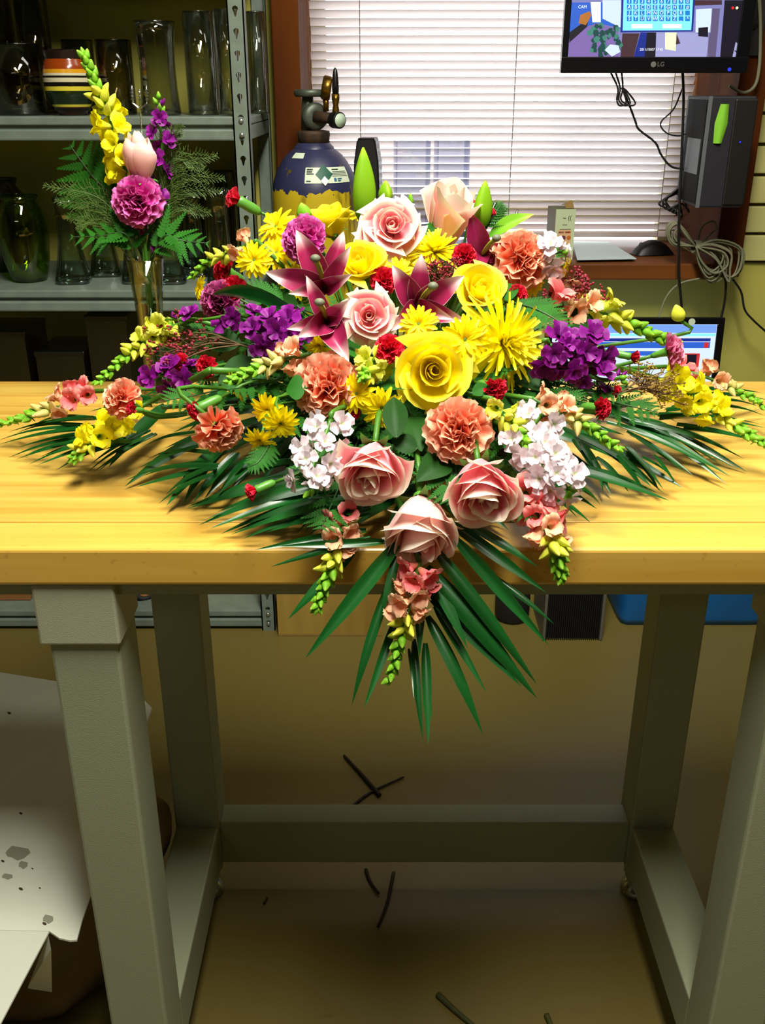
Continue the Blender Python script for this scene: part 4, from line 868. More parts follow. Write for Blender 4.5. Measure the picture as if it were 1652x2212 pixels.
# ---------------------------------------------------------------- carnations
def carn_petal(ph, jag, ruf=.13):
    def fn(u, v):
        s = 2*u-1; hw_ = .07+.56*v**1.1
        y = v*(1-.20*s*s)+(.028*(1 if int(u*12+.5) % 2 else -1)*jag if v > .99 else 0)
        z = ruf*v*v*sin(2.3*pi*s+ph)+.16*v*v*sin(2*s+ph)+.03*v**3*sin(7*pi*s+ph*2)
        return V((s*hw_, y, z))
    mb = MB(); mb.grid(fn, 12, 5); return mb
CM = {}
def carn_meshes(m):
    if m not in CM: CM[m] = [carn_petal(ph, j).mesh('petal', m) for ph, j in ((0, 1), (1.7, .8), (3.1, 1.1), (4.6, .9))]
    return CM[m]
RINGS = [(6, 2, 1.0), (6, 20, .98), (6, 38, .93), (6, 55, .88), (6, 70, .84), (4, 82, .78)]
def carnation(label, p, d, size, m, group, rings=RINGS, name='carnation', target=None, calyx=True, seed=0, squash=1.0, stem=True):
    d = V(d).normalized(); s = size/2; base = p-d*s*.45; t = thing(name, label, 'carnation', face(base, d, seed, s) @ SC((1, squash, 1)), group); rr = random.Random(seed+len(label)); ms_ = carn_meshes(m); off = 0
    for n, tilt, ln in rings:
        off += .5
        for i in range(n):
            put('petal', rr.choice(ms_), t, T(0, 0, .0) @ RZ(off+2*pi*i/n+rr.uniform(-.2, .2)) @ RX(radians(tilt+rr.uniform(-9, 9))) @ RY(rr.uniform(-.35, .35)) @ SC(ln*rr.uniform(.92, 1.05)))
    if calyx:
        if 'calyx' not in RM: RM['calyx'] = MB().lathe([(.10, -.75), (.16, -.6), (.18, -.3), (.22, 0), (.30, .16)], 12, cap0=True).mesh('calyx', 'calyx_green')
        put('calyx', RM['calyx'], t)
    if stem: stem_to(t, base-d*.7*s, d, .0025, target)
    return t
GP = 'peach carnations in the spray'
carnation('peach carnation left of the centre, above the white stock', on(702, 836, .015), (-.20, -.90, .35), .078, 'carn_peach', GP, seed=1)
carnation('large peach carnation between the yellow rose and the front roses', on(996, 932, .02), (.05, -.93, .28), .071, 'carn_peach', GP, seed=2)
carnation('peach carnation at the upper right beside the white stock', on(1136, 552, .035), (.35, -.78, .45), .078, 'carn_peach', GP, seed=3)
carnation('peach carnation seen from the side above the left palm', on(480, 935, .02), (.55, -.60, -.35), .055, 'carn_peach', GP, [(5, 10, 1.0), (6, 35, 1), (6, 58, .95), (5, 76, .9)], seed=4, squash=1.15)
carnation('small dull peach carnation at the far left behind the yellow snapdragon', on(252, 853, .015), (-.4, -.6, .5), .048, 'carn_peach', GP, seed=5)
GM = 'magenta carnations in the spray'
carnation('magenta carnation at the upper left behind the lily', at(650, 508, 1.185), (-.35, -.75, .5), .060, 'carn_magenta', GM, seed=6)
carnation('mauve carnation at the left below the red blooms', on(466, 648, .01), (-.4, -.75, .3), .056, 'carn_mauve', GM, seed=7)
carnation('rose-pink carnation with a green calyx in front of the monitor', on(1455, 756, .02), (.75, -.4, .35), .046, 'carn_rosy', GM, [(6, 35, 1), (6, 55, .95), (6, 74, .9)], seed=8)
# red mini carnations: one ruffled bloom and one long calyx each
def mini_bloom(kind):
    key = 'mini'+kind
    if key not in RM:
        rr = random.Random(len(kind)); mb = MB()
        rg = {'open': [(6, 8, 1), (6, 32, .95), (6, 55, .9), (5, 76, .8)], 'half': [(6, 48, 1), (6, 66, 1.0), (5, 80, .95)], 'closed': [(5, 70, 1), (6, 82, 1.05)]}[kind]; off = 0
        for n, tilt, ln in rg:
            off += .5
            for i in range(n):
                g = carn_petal(rr.uniform(0, 6), 1, .16); M = RZ(off+2*pi*i/n+rr.uniform(-.2, .2)) @ RX(radians(tilt+rr.uniform(-8, 8))) @ RY(rr.uniform(-.3, .3)) @ SC(ln)
                mb.add([M @ V(q) for q in g.v], g.f, g.uv)
        RM[key] = mb.mesh('bloom', 'carn_red')
        if 'minicalyx' not in RM: RM['minicalyx'] = MB().lathe([(.14, -1.5), (.30, -1.3), (.36, -.8), (.34, -.2), (.38, .1), (.30, .25)], 12, flute=5, famp=.05).mesh('calyx', 'calyx_green')
    return RM[key]
GR = 'red mini carnations in the spray'
def mini(label, px, py, size_px, d, kind='open', lift=.015, Y=None, cal=True, group=GR):
    p = at(px, py, Y) if Y else on(px, py, lift); s = size_px*mpp(p)/2*(1 if kind == 'open' else 1.35 if kind == 'half' else 1.6); d = V(d).normalized()
    t = thing('mini_carnation', label, 'carnation', face(p-d*s*.4, d, px*.1, s), group); put('bloom', mini_bloom(kind), t)
    if cal: put('calyx', RM['minicalyx'], t)
    stem_to(t, p-d*s*1.7, d, .0018)
mini('red carnation bud leaning out at the upper left in front of the steel post', 510, 430, 40, (-.8, -.25, .5), 'closed', Y=1.27)
mini('red mini carnation at the left, upper of the touching pair', 486, 585, 50, (-.5, -.7, .5), 'half')
mini('red mini carnation at the left, lower of the touching pair', 502, 622, 58, (-.3, -.85, .3))
mini('red mini carnation under the round yellow rose', 829, 602, 62, (0, -.85, .5), lift=.025)
mini('red mini carnation between the two right lilies', 1004, 550, 56, (.1, -.85, .5), lift=.025)
mini('red mini carnation touching the big yellow rose at upper left', 840, 752, 66, (-.05, -.9, .4), lift=.03)
mini('red mini carnation right of the big yellow rose', 1066, 840, 54, (.35, -.85, .1), 'half', lift=.02)
mini('red mini carnation at the left above the long green stem', 442, 792, 52, (-.4, -.85, .2))
mini('red mini carnation bud touching the side-on peach carnation', 424, 884, 48, (-.75, -.45, -.25), 'half', lift=.02)
mini('small red carnation bud at the very top behind the pink rosebud', 986, 411, 30, (.1, -.2, .95), 'half', Y=1.29)
mini('tiny red carnation bud left of the tall yellow-green lily bud', 1016, 436, 18, (.1, -.2, .9), 'half', Y=1.29)
mini('small red carnation bud right of the tall yellow-green lily bud', 1056, 459, 28, (.3, -.3, .9), 'half', Y=1.28)
mini('red carnation bud beside the dark leaf at the right of the yellow rose', 1118, 634, 40, (.3, -.5, .7), 'half', lift=.02)
mini('orange-red carnation bud pointing right above the long green stem', 1366, 771, 28, (.8, -.3, -.1), 'closed', lift=.02)
mini('red mini carnation behind the right peach snapdragon', 1297, 882, 46, (.5, -.75, .2), 'half')
mini('red carnation bud tucked among the left palm leaves', 548, 1061, 34, (-.75, -.4, -.2), 'closed', lift=.01)
mini('red mini carnation peeping out below the left peach carnation', 757, 888, 44, (-.1, -.9, .2), lift=-.01)
mini('red mini carnation among the dark red filler at the left', 385, 782, 44, (-.5, -.7, .4))
mini('small red bud low behind the yellow snapdragon at the left', 286, 884, 28, (-.4, -.7, .3), 'half', lift=.005)
mini('small red bud beside the purple stock bud at the right', 1330, 846, 26, (.4, -.7, .2), 'half', lift=.01)

# ---------------------------------------------------------------- lilies (petals laid from the throat to each tip)
def lily_petal(wd, arch, rec):
    def fn(u, v):
        s = 2*u-1; w_ = wd*1.3*(.22*(1-v)+sin(pi*min(1, v*.97+.02)**.85)**.8*.9)*(1 if v < .98 else .3)
        z = arch*sin(pi*v)-rec*max(0, v-.7)**2*4+.22*abs(s)**1.5*w_*1.4-.05*(1-abs(s))*w_
        return V((s*w_*.5, v, z))
    mb = MB(); mb.grid(fn, 8, 12); return mb
LM = {}
def lily(label, c, tips, m='lily', stig=None, group='lilies in the spray', depth=.03):
    t = thing('lily', label, 'lily', T(c), group)
    for i, (tx, ty, dy, wd) in enumerate(tips):
        tp = at(tx, ty, c.y+dy); ax = tp-c; ln = ax.length; yv = ax.normalized(); toC = (CAM-c).normalized()
        zv = (toC-yv*toC.dot(yv)).normalized(); xv = yv.cross(zv)
        key = (m, round(wd, 2))
        if key not in LM: LM[key] = lily_petal(wd, .13, .12).mesh('petal', m)
        M = Matrix((xv, yv, zv)).transposed().to_4x4(); put('petal', LM[key], t, M @ SC(ln))
    if stig:
        e = at(stig[0], stig[1], c.y-.045)-c
        MB().tube(spline([V((0, .005, 0)), e*.5+V((0, -.004, .004)), e], 8), [.0032]*7+[.0030, .0036], 7).build('style', 'style_green', t, None, True)
        MB().ball(e+V((0, 0, .001)), (.0058, .0055, .0045), 10, 6).build('stigma', 'stigma', t, None, True)
    inv = c-V((0, -.06, .05)); MB().tube(spline([V((0, .004, -.002)), V((0, .04, -.03)), FOAM-c], 8), .003, 6).build('stem', 'stem_green', t, None, True)
lily('upper left maroon-pink lily with dark upright petals', on(702, 622, .02), [(640, 497, .0, .30), (742, 500, .01, .26), (756, 534, -.025, .24), (574, 588, -.02, .30), (626, 634, -.045, .24), (757, 594, -.04, .28)], stig=(681, 560))
lily('lower left pink lily with white-tipped petals', on(706, 694, .03), [(662, 597, -.01, .26), (752, 650, -.03, .36), (622, 710, -.04, .26), (645, 727, -.055, .32), (752, 778, -.05, .36), (760, 690, -.03, .2)], stig=(690, 655))
lily('middle maroon-pink lily above the centre', on(902, 664, .03), [(848, 574, -.01, .36), (910, 550, -.005, .32), (1001, 597, -.02, .34), (848, 712, -.05, .30), (1006, 694, -.05, .24), (975, 688, -.06, .22)], stig=(935, 620))
lily('dark upper right lily with a browned stigma', on(1042, 552, .01), [(1018, 462, .0, .40), (1126, 534, -.02, .34), (1040, 588, -.04, .34), (1088, 520, .01, .3), (1108, 628, -.02, .3)], 'lily_dark', stig=(1072, 516))

# ---------------------------------------------------------------- daisies and spider mums
dp_ = MB(); dp_.grid(lambda u, v: V(((2*u-1)*.105*(.55+.75*sin(pi*min(1, v*.9+.1)**1.2))*(1 if v < .95 else .75), .12+.88*v, .05*sin(pi*v*.8)-.10*v*v+.03*(2*u-1)**2)), 3, 5)
DP = {m: dp_.mesh('petal', m) for m in ('daisy',)}
dd_ = MB(); dd_.grid(lambda u, v: V((.19*v*cos(2*pi*u), .19*v*sin(2*pi*u), .07*(1-v*v)+.012*sin(9*2*pi*u)*v)), 18, 4); DISC = dd_.mesh('disc', 'disc_green')
GD = 'yellow daisies in the spray'
def daisy(label, px, py, size_px, d=None, lift=.012, n=20, Y=None, green=None, droop=8, up=0):
    p = at(px, py, Y) if Y else on(px, py, lift); d = V(d).normalized() if d else nrm(p); s = size_px*mpp(p)/2; rr = random.Random(px)
    t = thing('daisy', label, 'daisy', face(p, d, px*.3, s), GD); put('disc', DISC, t)
    for i in range(n):
        put('petal', DP['daisy'], t, RZ(2*pi*i/n+rr.uniform(-.1, .1)) @ RX(radians(rr.uniform(-droop, 14)+up)) @ RY(rr.uniform(-.3, .3)) @ SC((1, rr.uniform(.88, 1.05), 1)))
    for i in range(12):
        put('petal', DP['daisy'], t, T(0, 0, .02) @ RZ(2*pi*i/12+.2+rr.uniform(-.1, .1)) @ RX(radians(rr.uniform(12, 30)+up)) @ SC((.85, rr.uniform(.6, .75), 1)))
    stem_to(t, p-d*.05*s, d, .0016)
daisy('yellow daisy with a visible green centre at the upper left', 549, 562, 84, (-.15, -.95, .25), Y=1.20)
daisy('yellow daisy at the top left below the red bud', 597, 490, 96, (-.4, -.6, .65), Y=1.25)
daisy('yellow daisy left of the magenta carnation', 598, 546, 88, (-.3, -.7, .5), Y=1.23)
daisy('yellow daisy under the left petal of the upper lily', 640, 607, 84, (-.2, -.8, .1), lift=0)
daisy('yellow daisy at the left edge above the mauve carnation', 432, 622, 56, (-.85, -.4, .3), lift=0)
daisy('yellow daisy topmost of the left front cluster', 578, 885, 80, (-.35, -.85, -.1), lift=.015)
daisy('yellow daisy rightmost of the left front cluster', 606, 914, 84, (.1, -.9, -.25), lift=.03)
daisy('yellow daisy lowest of the left front cluster', 562, 950, 76, (-.2, -.8, -.4), lift=.01)
daisy('yellow daisy seen from the side left of the front cluster', 512, 835, 74, (-.8, -.4, -.3), lift=0)
daisy('yellow daisy below the lime snapdragon tip', 770, 850, 92, (-.3, -.85, .1), lift=.01)
daisy('yellow daisy lower left of the big yellow rose', 824, 880, 100, (.05, -.95, -.1), lift=.0)
daisy('yellow daisy with a small green eye right of the big yellow rose', 1004, 734, 110, (.05, -.95, .25), lift=.05, n=24)
daisy('yellow daisy under the middle lily', 904, 700, 90, (-.1, -.85, .35), lift=.05)
daisy('yellow daisy under the open pink rose', 866, 552, 90, (.1, -.75, .6), lift=0)
daisy('yellow daisy between the red bloom and the middle lily', 860, 590, 76, (.1, -.8, .5), lift=0)
daisy('yellow daisy below the upper right peach carnation', 1150, 612, 80, (.55, -.6, -.2), lift=0)
daisy('small yellow daisy at the right beside the carton', 1222, 576, 44, (.8, -.3, -.2), Y=1.22)
daisy('yellow daisy between the pink rose and the side rosebud', 906, 522, 70, (.1, -.5, .8), lift=0)
daisy('dull yellow daisy behind the lower lily', 690, 745, 70, (-.2, -.8, -.2), lift=-.01)
daisy('yellow daisy at the top between the yellow and pink roses', 778, 470, 52, (-.1, -.1, 1), Y=1.29)
sp2 = MB(); sp2.grid(lambda u, v: V(((2*u-1)*.058*(1-.55*v**4), v, .10*v-.16*v*v+.02*(2*u-1)**2)), 2, 6); SPM = sp2.mesh('petal', 'spider')
def spider(label, p, d, size, n=70, tmin=-12, tmax=86, seed=1):
    d = V(d).normalized(); rr = random.Random(seed); s = size/2; t = thing('spider_mum', label, 'chrysanthemum', face(p, d, 0, s), 'spider chrysanthemums')
    for i in range(n):
        f = (i+.5)/n; tilt = tmin+(tmax-tmin)*f**1.25
        put('petal', SPM, t, RZ(i*2.39996) @ RX(radians(tilt+rr.uniform(-6, 6))) @ RY(rr.uniform(-.5, .5)) @ SC((1, rr.uniform(.85, 1.08)*(1-.42*f), 1)))
    MB().lathe([(.05, -.2), (.16, -.08), (.12, .02)], 10).build('calyx', 'calyx_green', t, None, True); stem_to(t, p-d*.05, d, .003)
spider('big yellow spider chrysanthemum right of the centre', on(1080, 742, .02), (.55, -.78, .22), .132, 110, -18, 88, 2)
spider('yellow spider chrysanthemum fanning up behind the middle lily', on(938, 548, .005), (.05, -.35, .9), .088, 76, -10, 80, 4)

# ---------------------------------------------------------------- snapdragons
def snap_floret():
    mb = MB(); mb.lathe([(.05, 0), (.10, .1), (.16, .3), (.20, .52)], 10, cap0=True)
    mb.uv = [(u, v*.45) for u, v in mb.uv]
    for a, ln, wd, t0, t1 in ((62, .55, .30, 10, 110), (118, .55, .30, 10, 110), (225, .46, .26, 5, 120), (270, .50, .28, -15, 100), (315, .46, .26, 5, 120)):
        ca, sa = cos(radians(a)), sin(radians(a)); x = .16; z = .46; pts = []; n_ = 5
        for i in range(n_+1):
            pts.append((x, z)); tt = radians(t0+(t1-t0)*i/n_); x += ln/n_*sin(tt); z += ln/n_*cos(tt)
        def fn(u, v, pts=pts, ca=ca, sa=sa, wd=wd, a=a):
            k_ = v*n_; i = min(int(k_), n_-1); f = k_-i; x = pts[i][0]*(1-f)+pts[i+1][0]*f; z = pts[i][1]*(1-f)+pts[i+1][1]*f
            s = 2*u-1; w_ = wd*(.55+.6*sin(pi*min(1, v*.8+.15)))*(1-.25*v*v); z += .05*v*sin(7*s+a)
            return V((x*ca-s*w_*sa, x*sa+s*w_*ca, z))
        st = len(mb.uv); mb.grid(fn, 5, 5); mb.uv[st:] = [(u, .45+.55*v) for u, v in mb.uv[st:]]
    return mb
def bud_mesh(L=1.0, w=.24, bend=.18):
    mb = MB(); n_ = 9
    def fn(u, v):
        r = w*(sin(pi*min(1, v*.93+.05))**.75)*(1+.15*sin(pi*v*2)); a = 2*pi*u
        return V((r*cos(a), r*sin(a)+bend*v*v, v*L))
    mb.grid(fn, n_, 8); return mb
_fl = snap_floret(); _bd = bud_mesh(); _bt = bud_mesh(1, .30, .1)
FLM = {m: _fl.mesh('floret', m) for m in ('snap_yellow', 'snap_lime', 'snap_peach', 'snap_pink')}
BDM = {m: _bd.mesh('bud', m) for m in ('snap_bud', 'snap_lime', 'snap_yellow', 'bud_green', 'stock_purple', 'stock_white', 'snap_peach')}
BGM = _bt.mesh('bud', 'bud_green')
_sp = MB(); _sp.grid(lambda u, v: V(((2*u-1)*.16*sin(pi*min(1, v*.9+.1)), v*.5, .12*v+.05*abs(2*u-1))), 2, 3); SEPM = _sp.mesh('sepal', 'calyx_green')
GS = 'snapdragons in the spray'
def snap(label, pts, cols, size=.026, t0=.0, n=None, opn=.5, group=GS, stem_r=.003, lift_stem=True, name='snapdragon', seed=0, target=None):
    """pts world, first = thick end, last = tip; cols = (floret colours from base up, bud colour)"""
    path = spline(pts, 40); root = pts[0]; t = thing(name, label, 'snapdragon', T(root), group); rr = random.Random(seed+len(label))
    L_ = sum((path[i+1]-path[i]).length for i in range(40)); full = path
    MB().tube([q-root for q in path], [stem_r*(1-.7*i/40) for i in range(41)], 7).build('stem', 'stem_green', t, None, True)
    if target is not False: MB().tube([q-root for q in spline([root, root.lerp(FOAM if target is None else target, .5)+V((0, 0, .012)), FOAM if target is None else target], 8)], stem_r, 6).build('stem', 'stem_green', t, None, True)
    n = n or int(L_*(1-t0)/.0072); no = max(3, int(n*opn*.85)); nb = int(n*(1-opn)*2.3)
    fs_ = [opn*(i+.5)/no for i in range(no)]+[opn+(1-opn)*((i+.5)/nb)**.92 for i in range(nb)]
    for i, f in enumerate(fs_):
        tt = t0+(1-t0)*f; k_ = tt*40; j = min(int(k_), 39); q = path[j].lerp(path[j+1], k_-j); tan_ = (path[j+1]-path[j]).normalized()
        a = i*2.4+seed; side = tan_.cross(V((0, -.7, .7))); side = side.normalized() if side.length > .1 else V((1, 0, 0)); up = side.cross(tan_)
        rd = side*cos(a)+up*sin(a)
        if rd.z < -.55 and q.z < 1.0 and q.y > .89: rd = V((rd.x, rd.y, -rd.z*.3)).normalized()
        if f < opn:
            d = (rd*.95+tan_*.45+V((0, -.25, 0))).normalized(); s = size*(1.08-.30*f)*rr.uniform(.85, 1.12); m = cols[0][min(len(cols[0])-1, int(f/opn*len(cols[0])))]
            put('floret', FLM[m], t, face(q-root, d, rr.uniform(-.5, .5), s))
        elif f < opn+(1-opn)*.38:
            d = (rd*.9+tan_*.7).normalized(); s = size*(.86-.25*f)*rr.uniform(.85, 1.1); put('bud', BDM[cols[1]], t, face(q-root, d, rr.uniform(0, 6), s))
        else:
            d = (rd*.7+tan_*.85).normalized(); s = size*(.86-.48*f)*rr.uniform(.85, 1.1); put('bud', BGM, t, face(q-root, d, 0, s))
        if i % 2: put('sepal', SEPM, t, face(q-root, tan_, rr.uniform(0, 6), size*.5) @ RX(-.6))
    s = size*.34; put('tip_bud', BGM, t, face(path[-1]-root-(path[-1]-path[-3]).normalized()*.002, path[-1]-path[-3], 0, s))
    return t
def O(l, lift=.015): return [on(x, y, lift) for x, y in l]
PK = (('snap_pink', 'snap_pink', 'snap_peach'), 'snap_bud'); PE = (('snap_peach',), 'snap_bud'); YE = (('snap_yellow',), 'snap_lime'); LI = (('snap_lime',), 'snap_lime')
snap('pink snapdragon lying farthest left on the table', [atz(205, 845, 1.0), atz(150, 870, .988), atz(85, 895, .976), atz(4, 918, .962)], PK, .029, n=20, opn=.45, seed=1)
snap('yellow snapdragon on a thick stem at the left', [on(455, 800, .03), atz(350, 855, 1.02), atz(265, 900, 1.0), atz(205, 950, .986), atz(160, 992, .968)], YE, .028, t0=.40, n=20, opn=.66, stem_r=.0042, seed=2)
snap('pale yellow snapdragon at the left below the bud vase', O([(420, 690), (350, 715), (290, 755), (212, 826)], .02), LI, .024, t0=.15, n=20, opn=.48, seed=3)
snap('orange-tinged snapdragon tip at the upper left', [at(555, 520, 1.22), at(500, 545, 1.24), at(450, 565, 1.26), at(414, 598, 1.27)], (('snap_peach',), 'snap_lime'), .021, n=16, opn=.3, seed=4)
snap('greenish peach snapdragon left of the peach carnation', O([(668, 765), (610, 778), (550, 800), (492, 826)], .022), PE, .024, n=17, opn=.3, seed=5)
snap('peach snapdragon reaching right in front of the yellow wall', [at(1165, 668, 1.20), at(1260, 665, 1.22), at(1350, 695, 1.23), at(1458, 748, 1.24)], (('snap_pink', 'snap_peach', 'snap_peach', 'snap_lime'), 'snap_lime'), .036, n=24, opn=.5, seed=6)
snap('bright yellow snapdragon on a thick stem at the right', [on(1275, 785, .03), atz(1385, 808, 1.045), atz(1470, 840, 1.025), atz(1560, 905, .995), atz(1650, 962, .97)], YE, .030, t0=.34, n=26, opn=.55, stem_r=.0045, seed=7)
snap('peach snapdragon lying farthest right on the table', [atz(1440, 792, 1.01), atz(1525, 815, 1.0), atz(1590, 845, .985), atz(1658, 884, .97)], (('snap_pink', 'snap_peach'), 'snap_bud'), .026, n=16, opn=.45, seed=8)
snap('peach snapdragon pointing lower right above the right palm', O([(1150, 862), (1200, 885), (1260, 915), (1335, 970)], .022), PE, .024, n=18, opn=.42, seed=9)
snap('lime snapdragon tip facing front left of the big yellow rose', [on(812, 770, .0), on(800, 790, .02), on(785, 815, .035)], LI, .026, n=14, opn=.55, seed=10)
snap('lime green snapdragon between the peach carnation and white stock', O([(1062, 862), (1095, 905), (1130, 945), (1162, 998)], .028), LI, .023, n=15, opn=.25, seed=11)
def Hn(l): return [at(x, y, Y) for x, y, Y in l]
snap('peach snapdragon drooping over the table edge at the front left', Hn([(758, 1088, .905), (738, 1140, .872), (716, 1220, .848), (684, 1316, .83)]), (('snap_pink', 'snap_peach'), 'snap_lime'), .026, t0=.1, n=22, opn=.45, seed=12)
snap('pink and peach snapdragon hanging lowest over the table edge', Hn([(905, 1212, .85), (893, 1275, .838), (872, 1355, .825), (842, 1468, .81)]), (('snap_pink', 'snap_pink', 'snap_peach', 'snap_peach'), 'snap_lime'), .026, n=24, opn=.55, seed=13, target=V((0, 1.0, .97)))
snap('pink snapdragon drooping over the table edge at the front right', Hn([(1105, 1020, .93), (1150, 1090, .885), (1190, 1160, .85), (1212, 1248, .835)]), (('snap_pink', 'snap_pink', 'snap_peach'), 'snap_lime'), .029, t0=.2, n=22, opn=.55, stem_r=.004, seed=14)

# ---------------------------------------------------------------- stocks
def stock_floret():
    mb = MB(); rr = random.Random(2); mb.lathe([(.04, -.5), (.06, -.1), (.1, .02)], 6)
    mb.uv = [(u, .1*v) for u, v in mb.uv]
    for ring, (n, ln, tl) in enumerate(((4, 1.0, 12), (4, .7, 38))):
        for i in range(n):
            ph = rr.uniform(0, 6); M = RZ(2*pi*i/n+ring*.7) @ RX(radians(tl+rr.uniform(-10, 10))) @ SC(ln)
            def fn(u, v, ph=ph): s = 2*u-1; return V((s*(.10+.52*v**.8*(1-.25*v*v)), v*(1-.15*s*s), .12*v*sin(3.2*s+ph)+.06*v*v*sin(8*s+ph)))
            mb.grid(fn, 5, 4, M)
    return mb
_sf = stock_floret(); SFM = {m: _sf.mesh('floret', m) for m in ('stock_purple', 'stock_white')}
def stock(label, pts, n, m, size, spread, group, buds=4, tipc=True, stem=True, seed=0, name='stock_flower', target=None):
    root = V(pts[0]); t = thing(name, label, 'stock', T(root), group); rr = random.Random(seed+len(label)); path = spline(pts, 20)
    MB().tube([q-root for q in path], [.003*(1-.5*i/20) for i in range(21)], 6).build('stem', 'stem_green', t, None, True)
    if target is not False: stem_to(t, root, (path[1]-path[0])*1.0, .003, target, back=.01)
    for i in range(n):
        f = (i+.5)/n*(.86 if buds else 1.0); k_ = f*20; j = min(int(k_), 19); q = path[j].lerp(path[j+1], k_-j); tn = (path[j+1]-path[j]).normalized()
        a = i*2.4; side = tn.cross(V((0, -.8, .6))); side = side.normalized() if side.length > .1 else V((1, 0, 0)); up = side.cross(tn)
        rd = side*cos(a)+up*sin(a); d = (rd+V((0, -.65, .25))+tn*.2).normalized()
        pp = q+rd*spread*rr.uniform(.6, 1.1)+V((0, -.5*spread, 0))
        if pp.y > .88: pp.z = max(pp.z, .955)
        put('floret', SFM[m], t, face(pp-root, d, rr.uniform(0, 6), size*rr.uniform(.8, 1.1)))
    for i in range(buds):
        q = path[17+min(3, i//2)]; tn = (path[20]-path[17]).normalized(); a = i*2.4; d = (V((cos(a), sin(a)*.6, sin(a)))*.7+tn).normalized()
        put('bud', BDM[m] if i % 2 else BGM, t, face(q-root+d*.004, d, 0, size*.7))
    return t
GPU = 'purple stock flowers'; GW = 'white stock flowers'
stock('deep purple stock below the left lilies', O([(655, 700), (610, 715), (550, 722)], .012), 12, 'stock_purple', .0155, .018, GPU, 0, seed=1)
stock('purple stock with hanging buds on a pale stem at the left', O([(560, 690), (510, 680), (440, 690), (350, 690)], .025), 4, 'stock_purple', .014, .012, GPU, 7, seed=2)
stock('purple stock in the dark at the far left', O([(420, 800), (370, 808), (315, 815)], .0), 7, 'stock_purple', .015, .015, GPU, 2, seed=3)
stock('big purple stock cluster right of the spider chrysanthemum', O([(1185, 745), (1225, 760), (1285, 755)], .025), 17, 'stock_purple', .017, .022, GPU, 0, seed=4)
stock('purple stock buds below the long stem at the right', O([(1250, 800), (1300, 820), (1345, 815)], .015), 3, 'stock_purple', .014, .012, GPU, 5, seed=5)
stock('white stock left of the front roses', O([(715, 905), (695, 960), (675, 1010), (672, 1062)], .025), 15, 'stock_white', .014, .017, GW, 5, seed=6)
stock('white stock behind the lime snapdragon at the right', O([(1165, 900), (1145, 930), (1135, 965)], .012), 9, 'stock_white', .015, .018, GW, 0, seed=7)
stock('white stock spilling lower right of the front roses', O([(1150, 960), (1185, 1000), (1210, 1030), (1228, 1060)], .02), 16, 'stock_white', .015, .020, GW, 5, seed=8)
stock('white stock beside the carton at the upper right', [at(1170, 545, 1.24), at(1188, 548, 1.23), at(1212, 545, 1.22)], 8, 'stock_white', .017, .018, GW, 2, seed=9)

# ---------------------------------------------------------------- lily buds, leaves, picks
def budspike(label, p0, p1, w_, m='lily_bud', group='lily buds'):
    ax = p1-p0; ln = ax.length
    t = thing('lily_bud', label, 'bud', face(p0, ax, .4), group)
    mb = MB(); mb.grid(lambda u, v: V((w_/2*(1+.10*cos(3*2*pi*u))*(.30*(1-v)+sin(pi*min(1, v*.96+.02)**.8)**.8*.92)*cos(2*pi*u), w_/2*(1+.10*cos(3*2*pi*u))*(.3*(1-v)+sin(pi*min(1, v*.96+.02)**.8)**.8*.92)*sin(2*pi*u), v*ln)), 18, 12); mb.build('bud', m, t, None, True)
    stem_to(t, p0, ax, .0026, back=.02)
budspike('tall green lily bud standing in front of the black speaker', at(785, 478, 1.25), at(784, 318, 1.25), .026)
budspike('short green lily bud tip left of the open pink rose centre line', at(834, 440, 1.28), at(833, 390, 1.28), .017)
budspike('tall yellow-green lily bud at the upper right of the rosebud', at(1036, 492, 1.27), at(1048, 390, 1.27), .022)
budspike('small plain green bud above the magenta carnation', at(662, 475, 1.26), at(650, 438, 1.26), .017, 'bud_green')
budspike('small yellow bud standing against the yellow wall above the monitor', at(1470, 692, 1.30), at(1459, 658, 1.30), .017, 'snap_lime', 'lily buds')
budspike('thin green rosebud behind the small red top bud', at(888, 445, 1.29), at(886, 416, 1.29), .007, 'bud_green')
lf = MB(); lf.grid(lambda u, v: V(((2*u-1)*.5*sin(pi*min(1, v*.97+.015)**.8)**.9, v, .10*sin(pi*v)+.16*abs(2*u-1)*sin(pi*v))), 6, 10); LEAF = {m: lf.mesh('blade', m) for m in ('leaf_dark', 'palm_green', 'bud_green', 'fern_green')}
def orient(b, t, nrm_, w_):
    y = t-b; ln = y.length; y = y/ln; z = nrm_-y*nrm_.dot(y)
    z = z.normalized() if z.length > 1e-4 else V((0, 0, 1)); x = y.cross(z)
    return T(b) @ Matrix((x, y, z)).transposed().to_4x4() @ SC((w_, ln, ln*.6))
def leaf(label, b, t, w_, m='leaf_dark', nr=(0, -.7, .7), group='broad leaves in the spray'):
    r = thing('leaf', label, 'leaf', T(b), group); put('blade', LEAF[m], r, T(-b) @ orient(b, t, V(nr), w_))
    MB().tube(spline([V((0, 0, 0)), (FOAM-b)*.4+V((0, 0, .005)), FOAM-b], 8), .0014, 5).build('stalk', 'stem_dark', r, None, True)
leaf('pointed green lily leaf at the upper right before the blind', on(1055, 512, .0), at(1152, 463, 1.27), .020, 'bud_green')
leaf('dark oval leaf standing between the lower yellow daisies and the stem', on(856, 945, .03), on(850, 858, .03), .026)
leaf('dark oval leaf above the yellow spider behind the middle lily', at(925, 520, 1.22), at(945, 478, 1.25), .02, 'fern_green')
leaf('long dark strap leaf at the left below the daisies', on(660, 690, .015), on(455, 637, .02), .018, 'palm_green')
leaf('dark green leaf left of the red bud by the yellow rose', on(1095, 650, .02), on(1100, 612, .02), .022, 'fern_green')
